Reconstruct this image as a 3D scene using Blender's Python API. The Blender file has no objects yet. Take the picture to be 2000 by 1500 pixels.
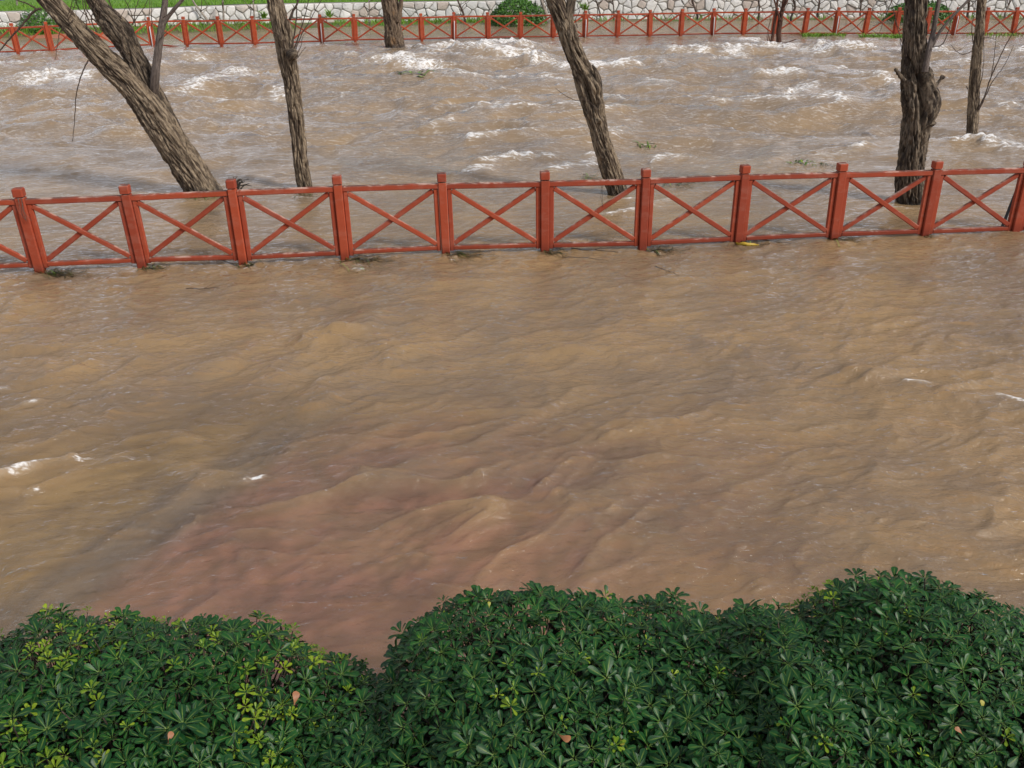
import bpy, math, random
import numpy as np
from mathutils import Vector, Matrix

random.seed(7)
RNG = np.random.default_rng(7)
SC = bpy.context.scene
COL = SC.collection

# ------------------------------------------------------------------ camera
CAM_H, F_PX, PITCH, ROLL = 4.24, 1718.0, 0.4708, -0.010
FW = np.array([0, math.cos(PITCH), -math.sin(PITCH)])
RT0 = np.array([1.0, 0, 0]); UP0 = np.cross(RT0, FW)
RT = RT0*math.cos(ROLL) + UP0*math.sin(ROLL)
UP = -RT0*math.sin(ROLL) + UP0*math.cos(ROLL)
CPOS = np.array([0, 0, CAM_H])
cam_data = bpy.data.cameras.new('camera')
cam_data.sensor_fit = 'HORIZONTAL'; cam_data.sensor_width = 36.0
cam_data.lens = F_PX/2000*36.0
cam_data.clip_start = 0.05; cam_data.clip_end = 600
cam = bpy.data.objects.new('camera', cam_data)
cam.matrix_world = Matrix(((RT[0], UP[0], -FW[0], 0), (RT[1], UP[1], -FW[1], 0), (RT[2], UP[2], -FW[2], CAM_H), (0, 0, 0, 1)))
COL.objects.link(cam); SC.camera = cam

# ------------------------------------------------------------------ sky, sun, exposure
SUN_DIR = Vector((0.83, -0.52, 0.80)).normalized()          # towards the sun: right of and behind the camera
SUN_EL = math.asin(SUN_DIR.z); SUN_AZ = math.atan2(SUN_DIR.x, SUN_DIR.y)
world = bpy.data.worlds.new('World'); SC.world = world; world.use_nodes = True
wn = world.node_tree; wn.nodes.clear()
w_out = wn.nodes.new('ShaderNodeOutputWorld'); w_bg = wn.nodes.new('ShaderNodeBackground')
w_sky = wn.nodes.new('ShaderNodeTexSky'); w_sky.sky_type = 'NISHITA'; w_sky.sun_disc = False
w_sky.sun_elevation = SUN_EL; w_sky.sun_rotation = SUN_AZ
w_tc = wn.nodes.new('ShaderNodeTexCoord'); w_no = wn.nodes.new('ShaderNodeTexNoise')
w_no.inputs['Scale'].default_value = 3.2; w_no.inputs['Detail'].default_value = 6
w_rp = wn.nodes.new('ShaderNodeMapRange'); w_rp.inputs['From Min'].default_value = 0.46; w_rp.inputs['From Max'].default_value = 0.60
w_rp.inputs['To Min'].default_value = 0.08; w_rp.inputs['To Max'].default_value = 0.95
w_mx = wn.nodes.new('ShaderNodeMix'); w_mx.data_type = 'RGBA'
w_mx.inputs[7].default_value = (13.0, 13.2, 14.4, 1)           # bright hazy cloud
wn.links.new(w_tc.outputs['Generated'], w_no.inputs['Vector']); wn.links.new(w_no.outputs[0], w_rp.inputs[0])
wn.links.new(w_rp.outputs[0], w_mx.inputs[0]); wn.links.new(w_sky.outputs[0], w_mx.inputs[6])
wn.links.new(w_mx.outputs[2], w_bg.inputs['Color']); w_bg.inputs['Strength'].default_value = 0.075
wn.links.new(w_bg.outputs[0], w_out.inputs['Surface'])
sun_data = bpy.data.lights.new('sun', 'SUN'); sun_data.energy = 2.9; sun_data.angle = math.radians(10)
sun_data.color = (1.0, 0.95, 0.88)
sun = bpy.data.objects.new('sun', sun_data); sun.rotation_euler = SUN_DIR.to_track_quat('Z', 'Y').to_euler()
COL.objects.link(sun)
vs = SC.view_settings
vs.view_transform = 'Standard'; vs.look = 'None'; vs.gamma = 1.0; vs.use_curve_mapping = False; vs.exposure = 0.0
SC.cycles.max_bounces = 4; SC.cycles.diffuse_bounces = 2; SC.cycles.glossy_bounces = 2; SC.cycles.transparent_max_bounces = 8
SC.cycles.use_adaptive_sampling = True; SC.cycles.adaptive_threshold = 0.02; SC.cycles.caustics_reflective = False
SC.cycles.use_denoising = True

# ------------------------------------------------------------------ measuring helpers
def ray(px, py):
    return FW + RT*(px-1000)/F_PX - UP*(py-750)/F_PX
def on_plane(px, py, z=0.0):
    d = ray(px, py); return CPOS + d*((z-CAM_H)/d[2])
def at_depth(px, py, y):
    d = ray(px, py); return CPOS + d*(y/d[1])
def m_per_px(p):
    return float(np.dot(np.asarray(p)-CPOS, FW))/F_PX

# ------------------------------------------------------------------ numpy noise
_perm = np.random.default_rng(3).permutation(256); _perm = np.concatenate([_perm, _perm, _perm])
_g2 = np.stack([np.cos(np.arange(256)*2.399963), np.sin(np.arange(256)*2.399963)], 1)
_g3 = np.random.default_rng(5).normal(size=(256, 3)); _g3 /= np.linalg.norm(_g3, axis=1, keepdims=True)
def _fade(t): return t*t*t*(t*(t*6-15)+10)
def perlin2(x, y, seed=0):
    x = np.asarray(x, float)+seed*17.31; y = np.asarray(y, float)+seed*9.77
    xi = np.floor(x).astype(int); yi = np.floor(y).astype(int); fx = x-xi; fy = y-yi
    xi &= 255; yi &= 255; u = _fade(fx); v = _fade(fy)
    def g(a, b, dx, dy):
        h = _perm[_perm[(xi+a) & 255]+((yi+b) & 255)]; gg = _g2[h]; return gg[..., 0]*dx+gg[..., 1]*dy
    a = g(0, 0, fx, fy); b = g(1, 0, fx-1, fy); c = g(0, 1, fx, fy-1); d = g(1, 1, fx-1, fy-1)
    return 1.5*((a+u*(b-a))*(1-v)+(c+u*(d-c))*v)
def perlin3(x, y, z, seed=0):
    x = np.asarray(x, float)+seed*13.7; y = np.asarray(y, float)+seed*5.1; z = np.asarray(z, float)+seed*3.3
    xi = np.floor(x).astype(int); yi = np.floor(y).astype(int); zi = np.floor(z).astype(int)
    fx = x-xi; fy = y-yi; fz = z-zi; u = _fade(fx); v = _fade(fy); w = _fade(fz); r = 0
    for a in (0, 1):
        for b in (0, 1):
            for c in (0, 1):
                h = _perm[_perm[_perm[(xi+a) & 255]+((yi+b) & 255)]+((zi+c) & 255)]; gg = _g3[h]
                n = gg[..., 0]*(fx-a)+gg[..., 1]*(fy-b)+gg[..., 2]*(fz-c)
                r = r+n*(u if a else 1-u)*(v if b else 1-v)*(w if c else 1-w)
    return 1.6*r
def sstep(a, b, x):
    t = np.clip((np.asarray(x, float)-a)/(b-a), 0, 1); return t*t*(3-2*t)

# ------------------------------------------------------------------ mesh helpers
def np_mesh(name, verts, faces, smooth=True, attrs=None):
    """faces: (n,3|4) int array or a list of lists"""
    me = bpy.data.meshes.new(name)
    verts = np.asarray(verts, dtype=np.float32)
    if isinstance(faces, np.ndarray):
        n, k = faces.shape
        me.vertices.add(len(verts)); me.vertices.foreach_set('co', verts.ravel())
        me.loops.add(n*k); me.loops.foreach_set('vertex_index', faces.astype(np.int32).ravel())
        me.polygons.add(n); me.polygons.foreach_set('loop_start', np.arange(0, n*k, k, dtype=np.int32))
        me.update(calc_edges=True)
    else:
        me.from_pydata([tuple(map(float, v)) for v in verts], [], [tuple(map(int, f)) for f in faces]); me.update()
    me.polygons.foreach_set('use_smooth', np.full(len(me.polygons), smooth))
    for an, (typ, arr) in (attrs or {}).items():
        at = me.attributes.new(an, typ, 'POINT')
        at.data.foreach_set({'FLOAT': 'value', 'FLOAT_VECTOR': 'vector'}.get(typ, 'color'), np.asarray(arr, dtype=np.float32).ravel())
    me.validate(); return me
def obj(name, me, mat=None, parent=None):
    o = bpy.data.objects.new(name, me); COL.objects.link(o)
    if mat is not None and me is not None and not me.materials: me.materials.append(mat)
    if parent is not None: o.parent = parent
    return o
def tag(o, label=None, cat=None, group=None, kind=None):
    for k, v in (('label', label), ('category', cat), ('group', group), ('kind', kind)):
        if v: o[k] = v
    return o
def thing(name, loc, label, cat, group=None):
    o = bpy.data.objects.new(name, None); o.location = [float(c) for c in loc]; o.empty_display_size = .1
    COL.objects.link(o); tag(o, label, cat, group); PARENT_LOC[o.name] = np.array(loc, float); return o
PARENT_LOC = {}; BARK_AT = {}
def child(name, verts, faces, mat, parent, smooth=True, attrs=None):
    off = PARENT_LOC.get(parent.name, np.zeros(3)) if parent is not None else np.zeros(3)
    attrs = attrs or BARK_AT.get(id(verts))
    me = np_mesh(name, np.asarray(verts, float)-off, faces, smooth, attrs)
    o = obj(name, me, mat, parent); PARENT_LOC[o.name] = off; return o
def norm(v):
    v = np.asarray(v, float); return v/(np.linalg.norm(v)+1e-12)
def grid_faces(nr, nc, wrap=False):
    r = np.arange(nr-1)[:, None]; c = np.arange(nc if wrap else nc-1)[None, :]; c2 = (c+1) % nc
    return np.stack([r*nc+c, r*nc+c2, (r+1)*nc+c2, (r+1)*nc+c], -1).reshape(-1, 4)

# ------------------------------------------------------------------ material helper
class NT:
    def __init__(s, name):
        s.m = bpy.data.materials.new(name); s.m.use_nodes = True; s.t = s.m.node_tree; s.t.nodes.clear()
        s.out = s.n('OutputMaterial'); s.p = s.n('BsdfPrincipled'); s.t.links.new(s.p.outputs[0], s.out.inputs[0])
    def n(s, typ, **kw):
        nd = s.t.nodes.new('ShaderNode'+typ)
        for k, v in kw.items(): setattr(nd, k, v)
        return nd
    def put(s, sock, v):
        if hasattr(v, 'is_linked') or isinstance(v, bpy.types.NodeSocket): s.t.links.new(v, sock)
        elif isinstance(v, (tuple, list)): sock.default_value = tuple(v)+((1,) if len(v) == 3 and len(sock.default_value) == 4 else ())
        else: sock.default_value = v
    def coord(s, scale=(1, 1, 1), rot=(0, 0, 0), which='Object'):
        tc = s.n('TexCoord'); mp = s.n('Mapping'); s.put(mp.inputs[0], tc.outputs[which])
        mp.inputs['Scale'].default_value = scale; mp.inputs['Rotation'].default_value = rot; return mp.outputs[0]
    def noise(s, vec, scale=1, detail=4, rough=.55, dist=0):
        nd = s.n('TexNoise'); s.put(nd.inputs['Vector'], vec); nd.inputs['Scale'].default_value = scale
        nd.inputs['Detail'].default_value = detail; nd.inputs['Roughness'].default_value = rough
        nd.inputs['Distortion'].default_value = dist; return nd.outputs[0]
    def mr(s, v, a, b, c=0., d=1., smooth=True):
        nd = s.n('MapRange'); nd.interpolation_type = 'SMOOTHSTEP' if smooth else 'LINEAR'
        s.put(nd.inputs[0], v)
        for i, q in enumerate((a, b, c, d)): s.put(nd.inputs[i+1], q)
        return nd.outputs[0]
    def mix(s, f, a, b):
        nd = s.n('Mix', data_type='RGBA'); s.put(nd.inputs[0], f); s.put(nd.inputs[6], a); s.put(nd.inputs[7], b); return nd.outputs[2]
    def math(s, op, a, b=0.):
        nd = s.n('Math', operation=op); s.put(nd.inputs[0], a); s.put(nd.inputs[1], b); return nd.outputs[0]
    def attr(s, name, out='Fac'):
        nd = s.n('Attribute', attribute_name=name); return nd.outputs[out]
    def bump(s, h, strength=.5, dist=.01, normal=None):
        nd = s.n('Bump'); s.put(nd.inputs['Height'], h); s.put(nd.inputs['Strength'], strength)
        nd.inputs['Distance'].default_value = dist
        if normal is not None: s.put(nd.inputs['Normal'], normal)
        return nd.outputs[0]
    def set(s, **kw):
        names = dict(color='Base Color', rough='Roughness', normal='Normal', ior='IOR', alpha='Alpha', spec='Specular IOR Level', coat='Coat Weight')
        for k, v in kw.items(): s.put(s.p.inputs[names[k]], v)
        return s
MAT = {}

# ================================================================== WATER SURFACE
def rot(x, y, deg):
    c, s_ = math.cos(math.radians(deg)), math.sin(math.radians(deg)); return x*c+y*s_, -x*s_+y*c
def billow(x, y, lu, lv, deg, seed):
    u, v = rot(x, y, deg); return np.abs(perlin2(u/lu, v/lv, seed))
def smoothn(x, y, lu, lv, deg, seed):
    u, v = rot(x, y, deg); return perlin2(u/lu, v/lv, seed)
def seg_dist(x, y, a, b):
    ax, ay = a; dx, dy = b[0]-ax, b[1]-ay; L = dx*dx+dy*dy+1e-9
    t = np.clip(((x-ax)*dx+(y-ay)*dy)/L, 0, 1)
    return np.hypot(x-ax-t*dx, y-ay-t*dy), t
# broken white water: (points in photo pixels on the water plane), half width in metres, strength, crest height
FOAM = [
 ([(0,138),(48,132)], .55, .9, .16), ([(55,160),(95,150),(128,152),(160,160)], .55, 1., .24), ([(92,208),(125,200)], .35, .6, .1),
 ([(365,182),(420,158),(462,140),(502,152)], .5, .85, .12), ([(430,198),(500,192),(560,176)], .45, .8, .08), ([(400,192),(330,186)], .3, .5, .05),
 ([(520,150),(552,146)], .5, .8, .22), ([(470,220),(540,226)], .3, .5, .05), ([(640,113),(692,112)], .3, .8, .05),
 ([(745,124),(790,122),(822,136)], .75, 1., .25), ([(636,153),(660,155)], .25, .6, .05), ([(660,183),(676,190)], .2, .7, .05),
 ([(928,97),(960,93),(1000,98)], 1.1, 1.1, .32), ([(850,102),(890,101),(940,110)], .9, .95, .2), ([(940,110),(1000,118),(1060,124)], .95, 1., .2),
 ([(1060,128),(1120,136)], .7, .9, .16), ([(1005,96),(1060,88)], .7, .7, .1), ([(1165,139),(1212,138)], .5, 1.2, .16),
 ([(885,162),(940,158),(1000,152)], .5, .85, .16), ([(868,150),(880,146)], .4, .7, .1), ([(1060,150),(1092,158)], .35, .8, .1),
 ([(1180,186),(1235,200),(1330,198)], .25, .75, .05), ([(920,230),(945,222)], .3, .6, .06), ([(965,222),(990,220)], .3, .6, .06),
 ([(930,280),(985,272)], .25, .85, .1), ([(845,255),(875,245)], .25, .6, .06), ([(955,318),(1005,312),(1068,310)], .24, .85, .13),
 ([(915,340),(945,335)], .3, .8, .12), ([(1080,330),(1130,320),(1170,306)], .24, .8, .08), ([(1285,310),(1320,306)], .22, .85, .1),
 ([(1205,262),(1262,255)], .2, .7, .05), ([(1318,106),(1345,102),(1375,110)], .6, .95, .14), ([(1388,99),(1418,99)], .4, .7, .06),
 ([(1425,103),(1438,110),(1452,102)], .55, 1., .22), ([(1455,83),(1490,90),(1530,96)], .65, 1.2, .2), ([(1530,98),(1600,103),(1660,100)], .8, .9, .12),
 ([(1560,88),(1640,86),(1760,88)], .45, .6, .05), ([(1590,104),(1615,98)], .6, .9, .1), ([(1630,104),(1655,96),(1700,99)], .7, .95, .14),
 ([(1690,98),(1760,101),(1800,108)], .6, .8, .08), ([(1492,152),(1515,147),(1545,153)], .42, 1., .18), ([(1545,188),(1565,172),(1585,165)], .35, .9, .1),
 ([(1405,123),(1420,122)], .3, .7, .05), ([(1395,150),(1420,152)], .3, .6, .04), ([(1618,192),(1622,206),(1645,216)], .16, .9, .06),
 ([(1645,135),(1700,150),(1755,172)], .35, .75, .1), ([(1815,100),(1850,108)], .5, .85, .1), ([(1870,122),(1890,118)], .4, .7, .06),
 ([(1872,284),(1898,278),(1925,288)], .22, 1.3, .16), ([(1925,290),(1965,298),(2000,302)], .26, .95, .1), ([(1975,292),(2040,296)], .3, 1.0, .08),
 ([(1970,100),(2030,98)], .7, .9, .12), ([(1975,118),(2030,116)], .5, .7, .08), ([(1670,300),(1690,292)], .14, 1., .1), ([(1600,308),(1660,306)], .1, .6, .03),
 ([(1180,420),(1240,410),(1275,400)], .1, .8, .05), ([(1280,396),(1320,392)], .08, .7, .04), ([(1040,148),(1025,143)], .3, .6, .05),
 ([(0,232),(30,226)], .25, .5, .05), ([(160,225),(185,228)], .2, .5, .03), ([(310,165),(345,160)], .3, .5, .05), ([(320,118),(345,118)], .35, .55, .06), ([(370,117),(395,117)], .4, .7, .08),
 ([(770,78),(800,80)], .5, .6, .04), ([(560,160),(575,176)], .3, .6, .05), ([(700,95),(775,98)], .35, .4, .02), ([(785,92),(860,90)], .4, .7, .05),
 ([(0,952),(30,945),(52,938),(85,915),(130,908)], .055, .72, .05), ([(110,912),(180,905),(225,900)], .06, .5, .02), ([(225,900),(345,894)], .05, .42, .015),
 ([(360,394),(425,398)], .07, .5, .02), ([(575,386),(615,389)], .06, .55, .02), ([(1192,393),(1240,388)], .07, .6, .03), ([(1742,406),(1802,410)], .06, .5, .03), ([(478,525),(505,528)], .04, .55, .015), ([(872,503),(905,507)], .04, .5, .015), ([(1258,493),(1290,497)], .04, .55, .015), ([(1630,474),(1660,478)], .04, .5, .015), ([(282,530),(310,534)], .04, .5, .015),
 ([(255,862),(270,856)], .03, .8, .02), ([(60,980),(80,972)], .03, .8, .02), ([(482,945),(512,940)], .035, 1.1, .05), ([(55,795),(70,792)], .04, .8, .03),
 ([(620,762),(640,748)], .03, .55, .03), ([(1765,755),(1812,760)], .03, .6, .03), ([(1950,782),(1985,795),(2010,802)], .05, .95, .04), ([(1860,740),(1900,760)], .03, .5, .02),
 ([(1335,1146),(1350,1138)], .025, .55, 0.), ([(680,520),(700,530)], .06, .9, .04), ([(0,765),(10,762)], .04, .8, .02), ([(770,882),(792,880)], .02, .6, .02),
]
FOAM_W = [([tuple(on_plane(*q)[:2]) for q in pts], hw if hw > .1 else hw*1.5, st if hw > .1 else st*.85, ch) for pts, hw, st, ch in FOAM]
# long diagonal standing waves on the flooded promenade
RIDGES = [([(0,955),(160,900),(330,860)], .22, .05), ([(480,770),(640,680),(740,618),(830,600)], .26, .075), ([(600,790),(680,730),(830,690)], .22, .055),
          ([(130,835),(330,760),(480,700)], .25, .04), ([(330,960),(560,905),(700,880)], .2, .05), ([(560,985),(800,930),(1010,880)], .2, .05),
          ([(900,1000),(1010,930),(1100,900)], .2, .05), ([(1130,990),(1260,930),(1350,910)], .25, .05), ([(1690,740),(1840,770),(2010,806)], .22, .075),
          ([(1000,700),(1100,690),(1250,700)], .22, .045), ([(640,560),(760,545),(900,560)], .25, .04), ([(1290,860),(1420,830),(1560,800)], .24, .03),
          ([(1500,1060),(1700,1000),(1900,985)], .22, .03), ([(0,1010),(60,960),(130,930)], .2, .05)]
RIDGES_W = [([tuple(on_plane(*q)[:2]) for q in pts], hw, ch) for pts, hw, ch in RIDGES]
NEAR_POSTS = [tuple(on_plane(*q)[:2]) for q in [(80, 532), (279, 522), (476, 517), (674, 506), (871, 495), (1064, 490), (1254, 485), (1440, 475), (1626, 466), (1804, 459), (1980, 452)]]
def water_fields(x, y):
    x = np.asarray(x, float); y = np.asarray(y, float)
    wx = x+.55*perlin2(x*.5, y*.5, 1)+.16*perlin2(x*1.7, y*1.7, 2); wy = y+.45*perlin2(x*.5, y*.5, 3)+.14*perlin2(x*1.7, y*1.7, 4)
    near = 1-sstep(11.5, 15.5, y)
    low = perlin2(x*.33, y*.33, 5)
    # promenade: short peaked crests over smooth hollows, steeper on their far side, rising to the right
    nx_ = x+.22*perlin2(x*.7, y*.7, 1)+.07*perlin2(x*2.1, y*2.1, 2); ny_ = y+.20*perlin2(x*.7, y*.7, 3)+.07*perlin2(x*2.1, y*2.1, 4)
    def peaks(lu, lv, deg, seed, sharp):
        u, v = rot(nx_, ny_, deg); n0 = perlin2(u/lu, v/lv, seed); r0 = 1-np.abs(n0)*1.7
        n1 = perlin2(u/lu, v/lv-.10*np.clip(r0, 0, 1), seed)           # lean the crest away from the viewer
        r1 = np.clip(1-np.sqrt(n1*n1+.003)*1.75, 0, 1)**sharp
        return r1*(.34+.66*sstep(-.35, .40, perlin2(u/lu*.8, v/lv*.6, seed+50)))
    lump = peaks(.95, .50, 21, 11, 1.6); lump2 = peaks(.50, .27, 13, 12, 1.4); lump3 = peaks(.22, .13, 18, 18, 1.2)
    rip = smoothn(nx_, ny_, .24, .11, 12, 13); rip2 = smoothn(nx_, ny_, .11, .055, 8, 14)
    big = smoothn(wx, wy, 2.6, 1.5, 40, 15)
    mid = sstep(4.4, 5.6, y)*(1-sstep(8.8, 11, y)); upper = sstep(8.5, 10.5, y)
    amp = (.55+.45*mid)*(.70+.55*np.clip(low+.25, 0, 1))
    h_n = amp*(.072*lump+.038*lump2+.014*lump3)+.035*big+.0090*rip*(.6+upper*.9)+.0046*rip2+upper*.013*smoothn(nx_, ny_, .75, .22, 6, 16)
    for pts, hw, ch in RIDGES_W:
        best = np.full(x.shape, 9.)
        for a, b in zip(pts[:-1], pts[1:]):
            best = np.minimum(best, seg_dist(wx*.35+x*.65, wy*.35+y*.65, a, b)[0])
        h_n = h_n+1.05*ch*np.exp(-(best/(hw*1.15))**2)*(.65+.7*lump)
    # river: peaked standing waves
    rdg = 1-billow(wx, wy, 3.4, 1.9, 8, 21)*1.6
    rdg2 = 1-billow(wx, wy, 1.5, .75, -6, 22)*1.6
    rdg3 = smoothn(wx, wy, .7, .3, 4, 23); rdg4 = smoothn(wx, wy, .28, .12, 2, 24)
    rough = sstep(14.5, 24, y)*(1-sstep(37, 43, y)*.85)
    swell = smoothn(wx, wy, 6.5, 3.6, 10, 25)
    h_f = rough*(.24*rdg+.27*swell+.105*rdg2)+(.42+.58*rough)*(.045*rdg3+.019*rdg4)-.14*rough
    h_f = h_f*(1-.75*sstep(44, 46, y))
    for bx_, by_ in NEAR_POSTS:                               # eddies trailing off the fence posts
        dx, dy = x-bx_, y-by_; rr = np.hypot(dx, dy); sel = rr < 1.6
        if sel.any():
            r_ = rr[sel]; dn = sstep(-.6, .7, (dx[sel]-.7*dy[sel])/(r_+1e-6)); h_n[sel] += .028*np.cos(r_*26+1.5*perlin2(x[sel]*3, y[sel]*3, 9))*np.exp(-r_/.42)*dn
    h = near*h_n+(1-near)*h_f
    crest = (rdg*.6+rdg2*.45+swell*.45+.3*low)
    foam = np.clip((crest-.86)*2.2, 0, .66)*rough*(1-near)*sstep(-.15, .35, perlin2(x*.22, y*.3, 6)+.15)
    fine = perlin2(wx/.33, wy/.2, 31)+.6*perlin2(wx/.13, wy/.08, 32)
    for pts, hw, st, ch in FOAM_W:
        sel = (x > min(p[0] for p in pts)-hw*4) & (x < max(p[0] for p in pts)+hw*4) & (y > min(p[1] for p in pts)-hw*4) & (y < max(p[1] for p in pts)+hw*4)
        if not sel.any(): continue
        xs, ys = x[sel], y[sel]; k = .5 if hw > .15 else .12
        xs2 = xs+k*hw*2*perlin2(xs/hw/1.6, ys/hw/1.6, 41); ys2 = ys+k*hw*1.6*perlin2(xs/hw/1.6, ys/hw/1.6, 42)
        best = np.full(xs.shape, 99.)
        for a, b in zip(pts[:-1], pts[1:]): best = np.minimum(best, seg_dist(xs2, ys2, a, b)[0])
        e = np.exp(-(best/hw)**2)
        h[sel] += ch*np.exp(-(best/(hw*1.25))**2)*(.8+.35*fine[sel])
        foam[sel] = np.maximum(foam[sel], st*e*(.82+(.3 if hw > .1 else .55)*fine[sel]))
    return h, foam
def water_h(x, y):
    return water_fields(np.atleast_1d(np.asarray(x, float)), np.atleast_1d(np.asarray(y, float)))[0]

rows = [2.6]
while rows[-1] < 66: rows.append(rows[-1]+.00150*rows[-1]**1.38)
rows = np.array(rows); ncol = 740
t = np.linspace(-1, 1, ncol)
GX = t[None, :]*(rows[:, None]*.80+2.2); GY = np.repeat(rows[:, None], ncol, 1)
gh, gfoam = water_fields(GX.ravel(), GY.ravel())
gx, gy = GX.ravel(), GY.ravel()
# how clear the thin water is over the pavement (shallows at the lower left)
shal = .60*(1-sstep(6.8, 8.8, gy+.4*perlin2(gx*.8, gy*.8, 51)))*(1-.80*sstep(-.4, 3.8, gx+.7*perlin2(gx*.6, gy*.6, 52)))
shal *= np.clip(1.1-7*np.clip(gh-.045, -.03, .2), .2, 1.2)
tone = perlin2(gx*.45, gy*.6, 53)*.6+perlin2(gx*1.3, gy*2.2, 54)*.4
fleck = sstep(13, 20, gy)*(1-.8*sstep(42, 46, gy))
me = np_mesh('floodwater', np.stack([gx, gy, gh], 1), grid_faces(len(rows), ncol), True,
             {'foam': ('FLOAT', gfoam), 'shallow': ('FLOAT', shal), 'tone': ('FLOAT', tone), 'fleck': ('FLOAT', fleck)})
m = NT('muddy_water')
v_fine = m.coord((6.0, 10.0, 6.0), (0, 0, math.radians(-14)))
n_fine = m.noise(v_fine, 1.2, 4, .6, .5)
n_str = m.noise(m.coord((1.3, 3.6, 3.0), (0, 0, math.radians(-10))), 1.5, 5, .62, .9)
n_micro = m.noise(m.coord((17, 34, 20), (0, 0, math.radians(-10))), 1.2, 3, .65, .3)
col = m.mix(m.mr(m.attr('tone'), -.5, .55), (.222, .150, .088), (.318, .204, .098))
col = m.mix(m.mr(n_str, .52, .74, 0, .55), col, (.365, .212, .086))
col = m.mix(m.mr(n_str, .46, .28, 0, .5), col, (.262, .192, .122))
fnz = m.noise(m.coord((2.0, 5.6, 4), (0, 0, .05)), 2.4, 6, .74, .7)
fo = m.math('ADD', m.attr('foam'), m.math('ADD', m.math('MULTIPLY', m.math('SUBTRACT', fnz, .52), 2.6), m.math('MULTIPLY', m.math('SUBTRACT', n_fine, .5), 2.2)))
fo = m.math('MULTIPLY', m.mr(fo, .40, .98), m.mr(m.attr('foam'), .04, .25))
fl = m.math('MULTIPLY', m.mr(fnz, .555, .70), m.attr('fleck'))
fo = m.math('MAXIMUM', fo, m.math('MULTIPLY', fl, .62))
thr = m.math('ABSOLUTE', m.math('SUBTRACT', m.noise(m.coord((.55, 2.6, 1), (0, 0, .1)), 1.9, 6, .66, 1.1), .5))
thr = m.math('MULTIPLY', m.math('MULTIPLY', m.mr(thr, .028, .004), m.mr(fnz, .44, .60)), m.attr('fleck'))
fo = m.math('MAXIMUM', fo, m.math('MULTIPLY', thr, .38))      # thin foam threads drawn out by the current
fo = m.math('MAXIMUM', fo, m.mr(n_micro, .75, .82, 0, .35))
col = m.mix(m.math('MULTIPLY', m.attr('fleck'), .30), col, (.34, .275, .205))     # sky sheen over the far rapids, put into the colour as a paler tone
gain = m.n('VectorMath', operation='SCALE'); m.put(gain.inputs[0], col); m.put(gain.inputs['Scale'], m.math('ADD', 1., m.math('MULTIPLY', m.attr('shallow'), .80))); col = gain.outputs[0]   # colour brightened in thin water, making up for light lost through the surface
col = m.mix(m.mr(m.attr('foam'), .05, .9, 0, .55), col, (.50, .41, .31))
col = m.mix(fo, col, (.86, .83, .79))
hh = m.math('ADD', m.math('MULTIPLY', n_fine, .85), m.math('ADD', m.math('MULTIPLY', n_str, .55), m.math('MULTIPLY', n_micro, .15)))
# light that enters turbid water is scattered in its depth and comes back almost evenly, while the skin mirrors the sky:
# diffuse on a softened normal, Fresnel gloss on the rippled one, foam as plain rough white
nb_ = m.bump(hh, m.mr(m.attr('fleck'), 0., 1., 1.0, .6), .05); geo = m.n('NewGeometry')
vm = m.n('VectorMath', operation='SCALE'); m.put(vm.inputs[0], geo.outputs['Normal']); vm.inputs['Scale'].default_value = .40
va = m.n('VectorMath', operation='ADD'); m.put(va.inputs[0], vm.outputs[0]); va.inputs[1].default_value = (0, 0, .18)
vb = m.n('VectorMath', operation='SCALE'); m.put(vb.inputs[0], nb_); vb.inputs['Scale'].default_value = .42
vc = m.n('VectorMath', operation='ADD'); m.put(vc.inputs[0], va.outputs[0]); m.put(vc.inputs[1], vb.outputs[0])
vn = m.n('VectorMath', operation='NORMALIZE'); m.put(vn.inputs[0], vc.outputs[0])
df = m.n('BsdfDiffuse'); m.put(df.inputs['Color'], col); m.put(df.inputs['Normal'], vn.outputs[0])
gl = m.n('BsdfGlossy'); gl.inputs['Color'].default_value = (1, 1, 1, 1); gl.inputs['Roughness'].default_value = .09; m.put(gl.inputs['Normal'], nb_)
fr = m.n('Fresnel'); fr.inputs['IOR'].default_value = 1.34; m.put(fr.inputs['Normal'], nb_)
tp = m.n('BsdfTransparent'); mt = m.n('MixShader'); m.put(mt.inputs[0], m.math('MULTIPLY', m.attr('shallow'), m.math('SUBTRACT', 1., fo)))
m.t.links.new(df.outputs[0], mt.inputs[1]); m.t.links.new(tp.outputs[0], mt.inputs[2])
mg = m.n('MixShader'); m.put(mg.inputs[0], m.math('MULTIPLY', fr.outputs[0], m.math('SUBTRACT', 1., m.math('MULTIPLY', fo, .85))))
m.t.links.new(mt.outputs[0], mg.inputs[1]); m.t.links.new(gl.outputs[0], mg.inputs[2])
m.t.links.new(mg.outputs[0], m.out.inputs[0]); m.t.nodes.remove(m.p)
MAT['water'] = m.m
o = obj('floodwater', me, MAT['water']); tag(o, 'brown muddy floodwater with white rapids', kind='structure')

# ================================================================== BED, PROMENADE, BANKS
def noisy_sheet(name, x0, x1, y0, y1, zf, nx, ny, mat):
    X, Y = np.meshgrid(np.linspace(x0, x1, nx), np.linspace(y0, y1, ny)); Z = zf(X, Y)
    return tag(obj(name, np_mesh(name, np.stack([X, Y, Z], -1).reshape(-1, 3), grid_faces(ny, nx), True), mat), kind='structure')
m = NT('river_mud'); v = m.coord()
m.set(color=m.mix(m.noise(v, .8, 5), (.16, .10, .06), (.24, .15, .08)), rough=.8, normal=m.bump(m.noise(v, 3, 5), .4, .1)); MAT['mud'] = m.m
noisy_sheet('riverbed', -110, 110, -14, 150, lambda X, Y: -.9-.5*np.exp(-((Y-28)/10)**2), 60, 60, MAT['mud'])
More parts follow.
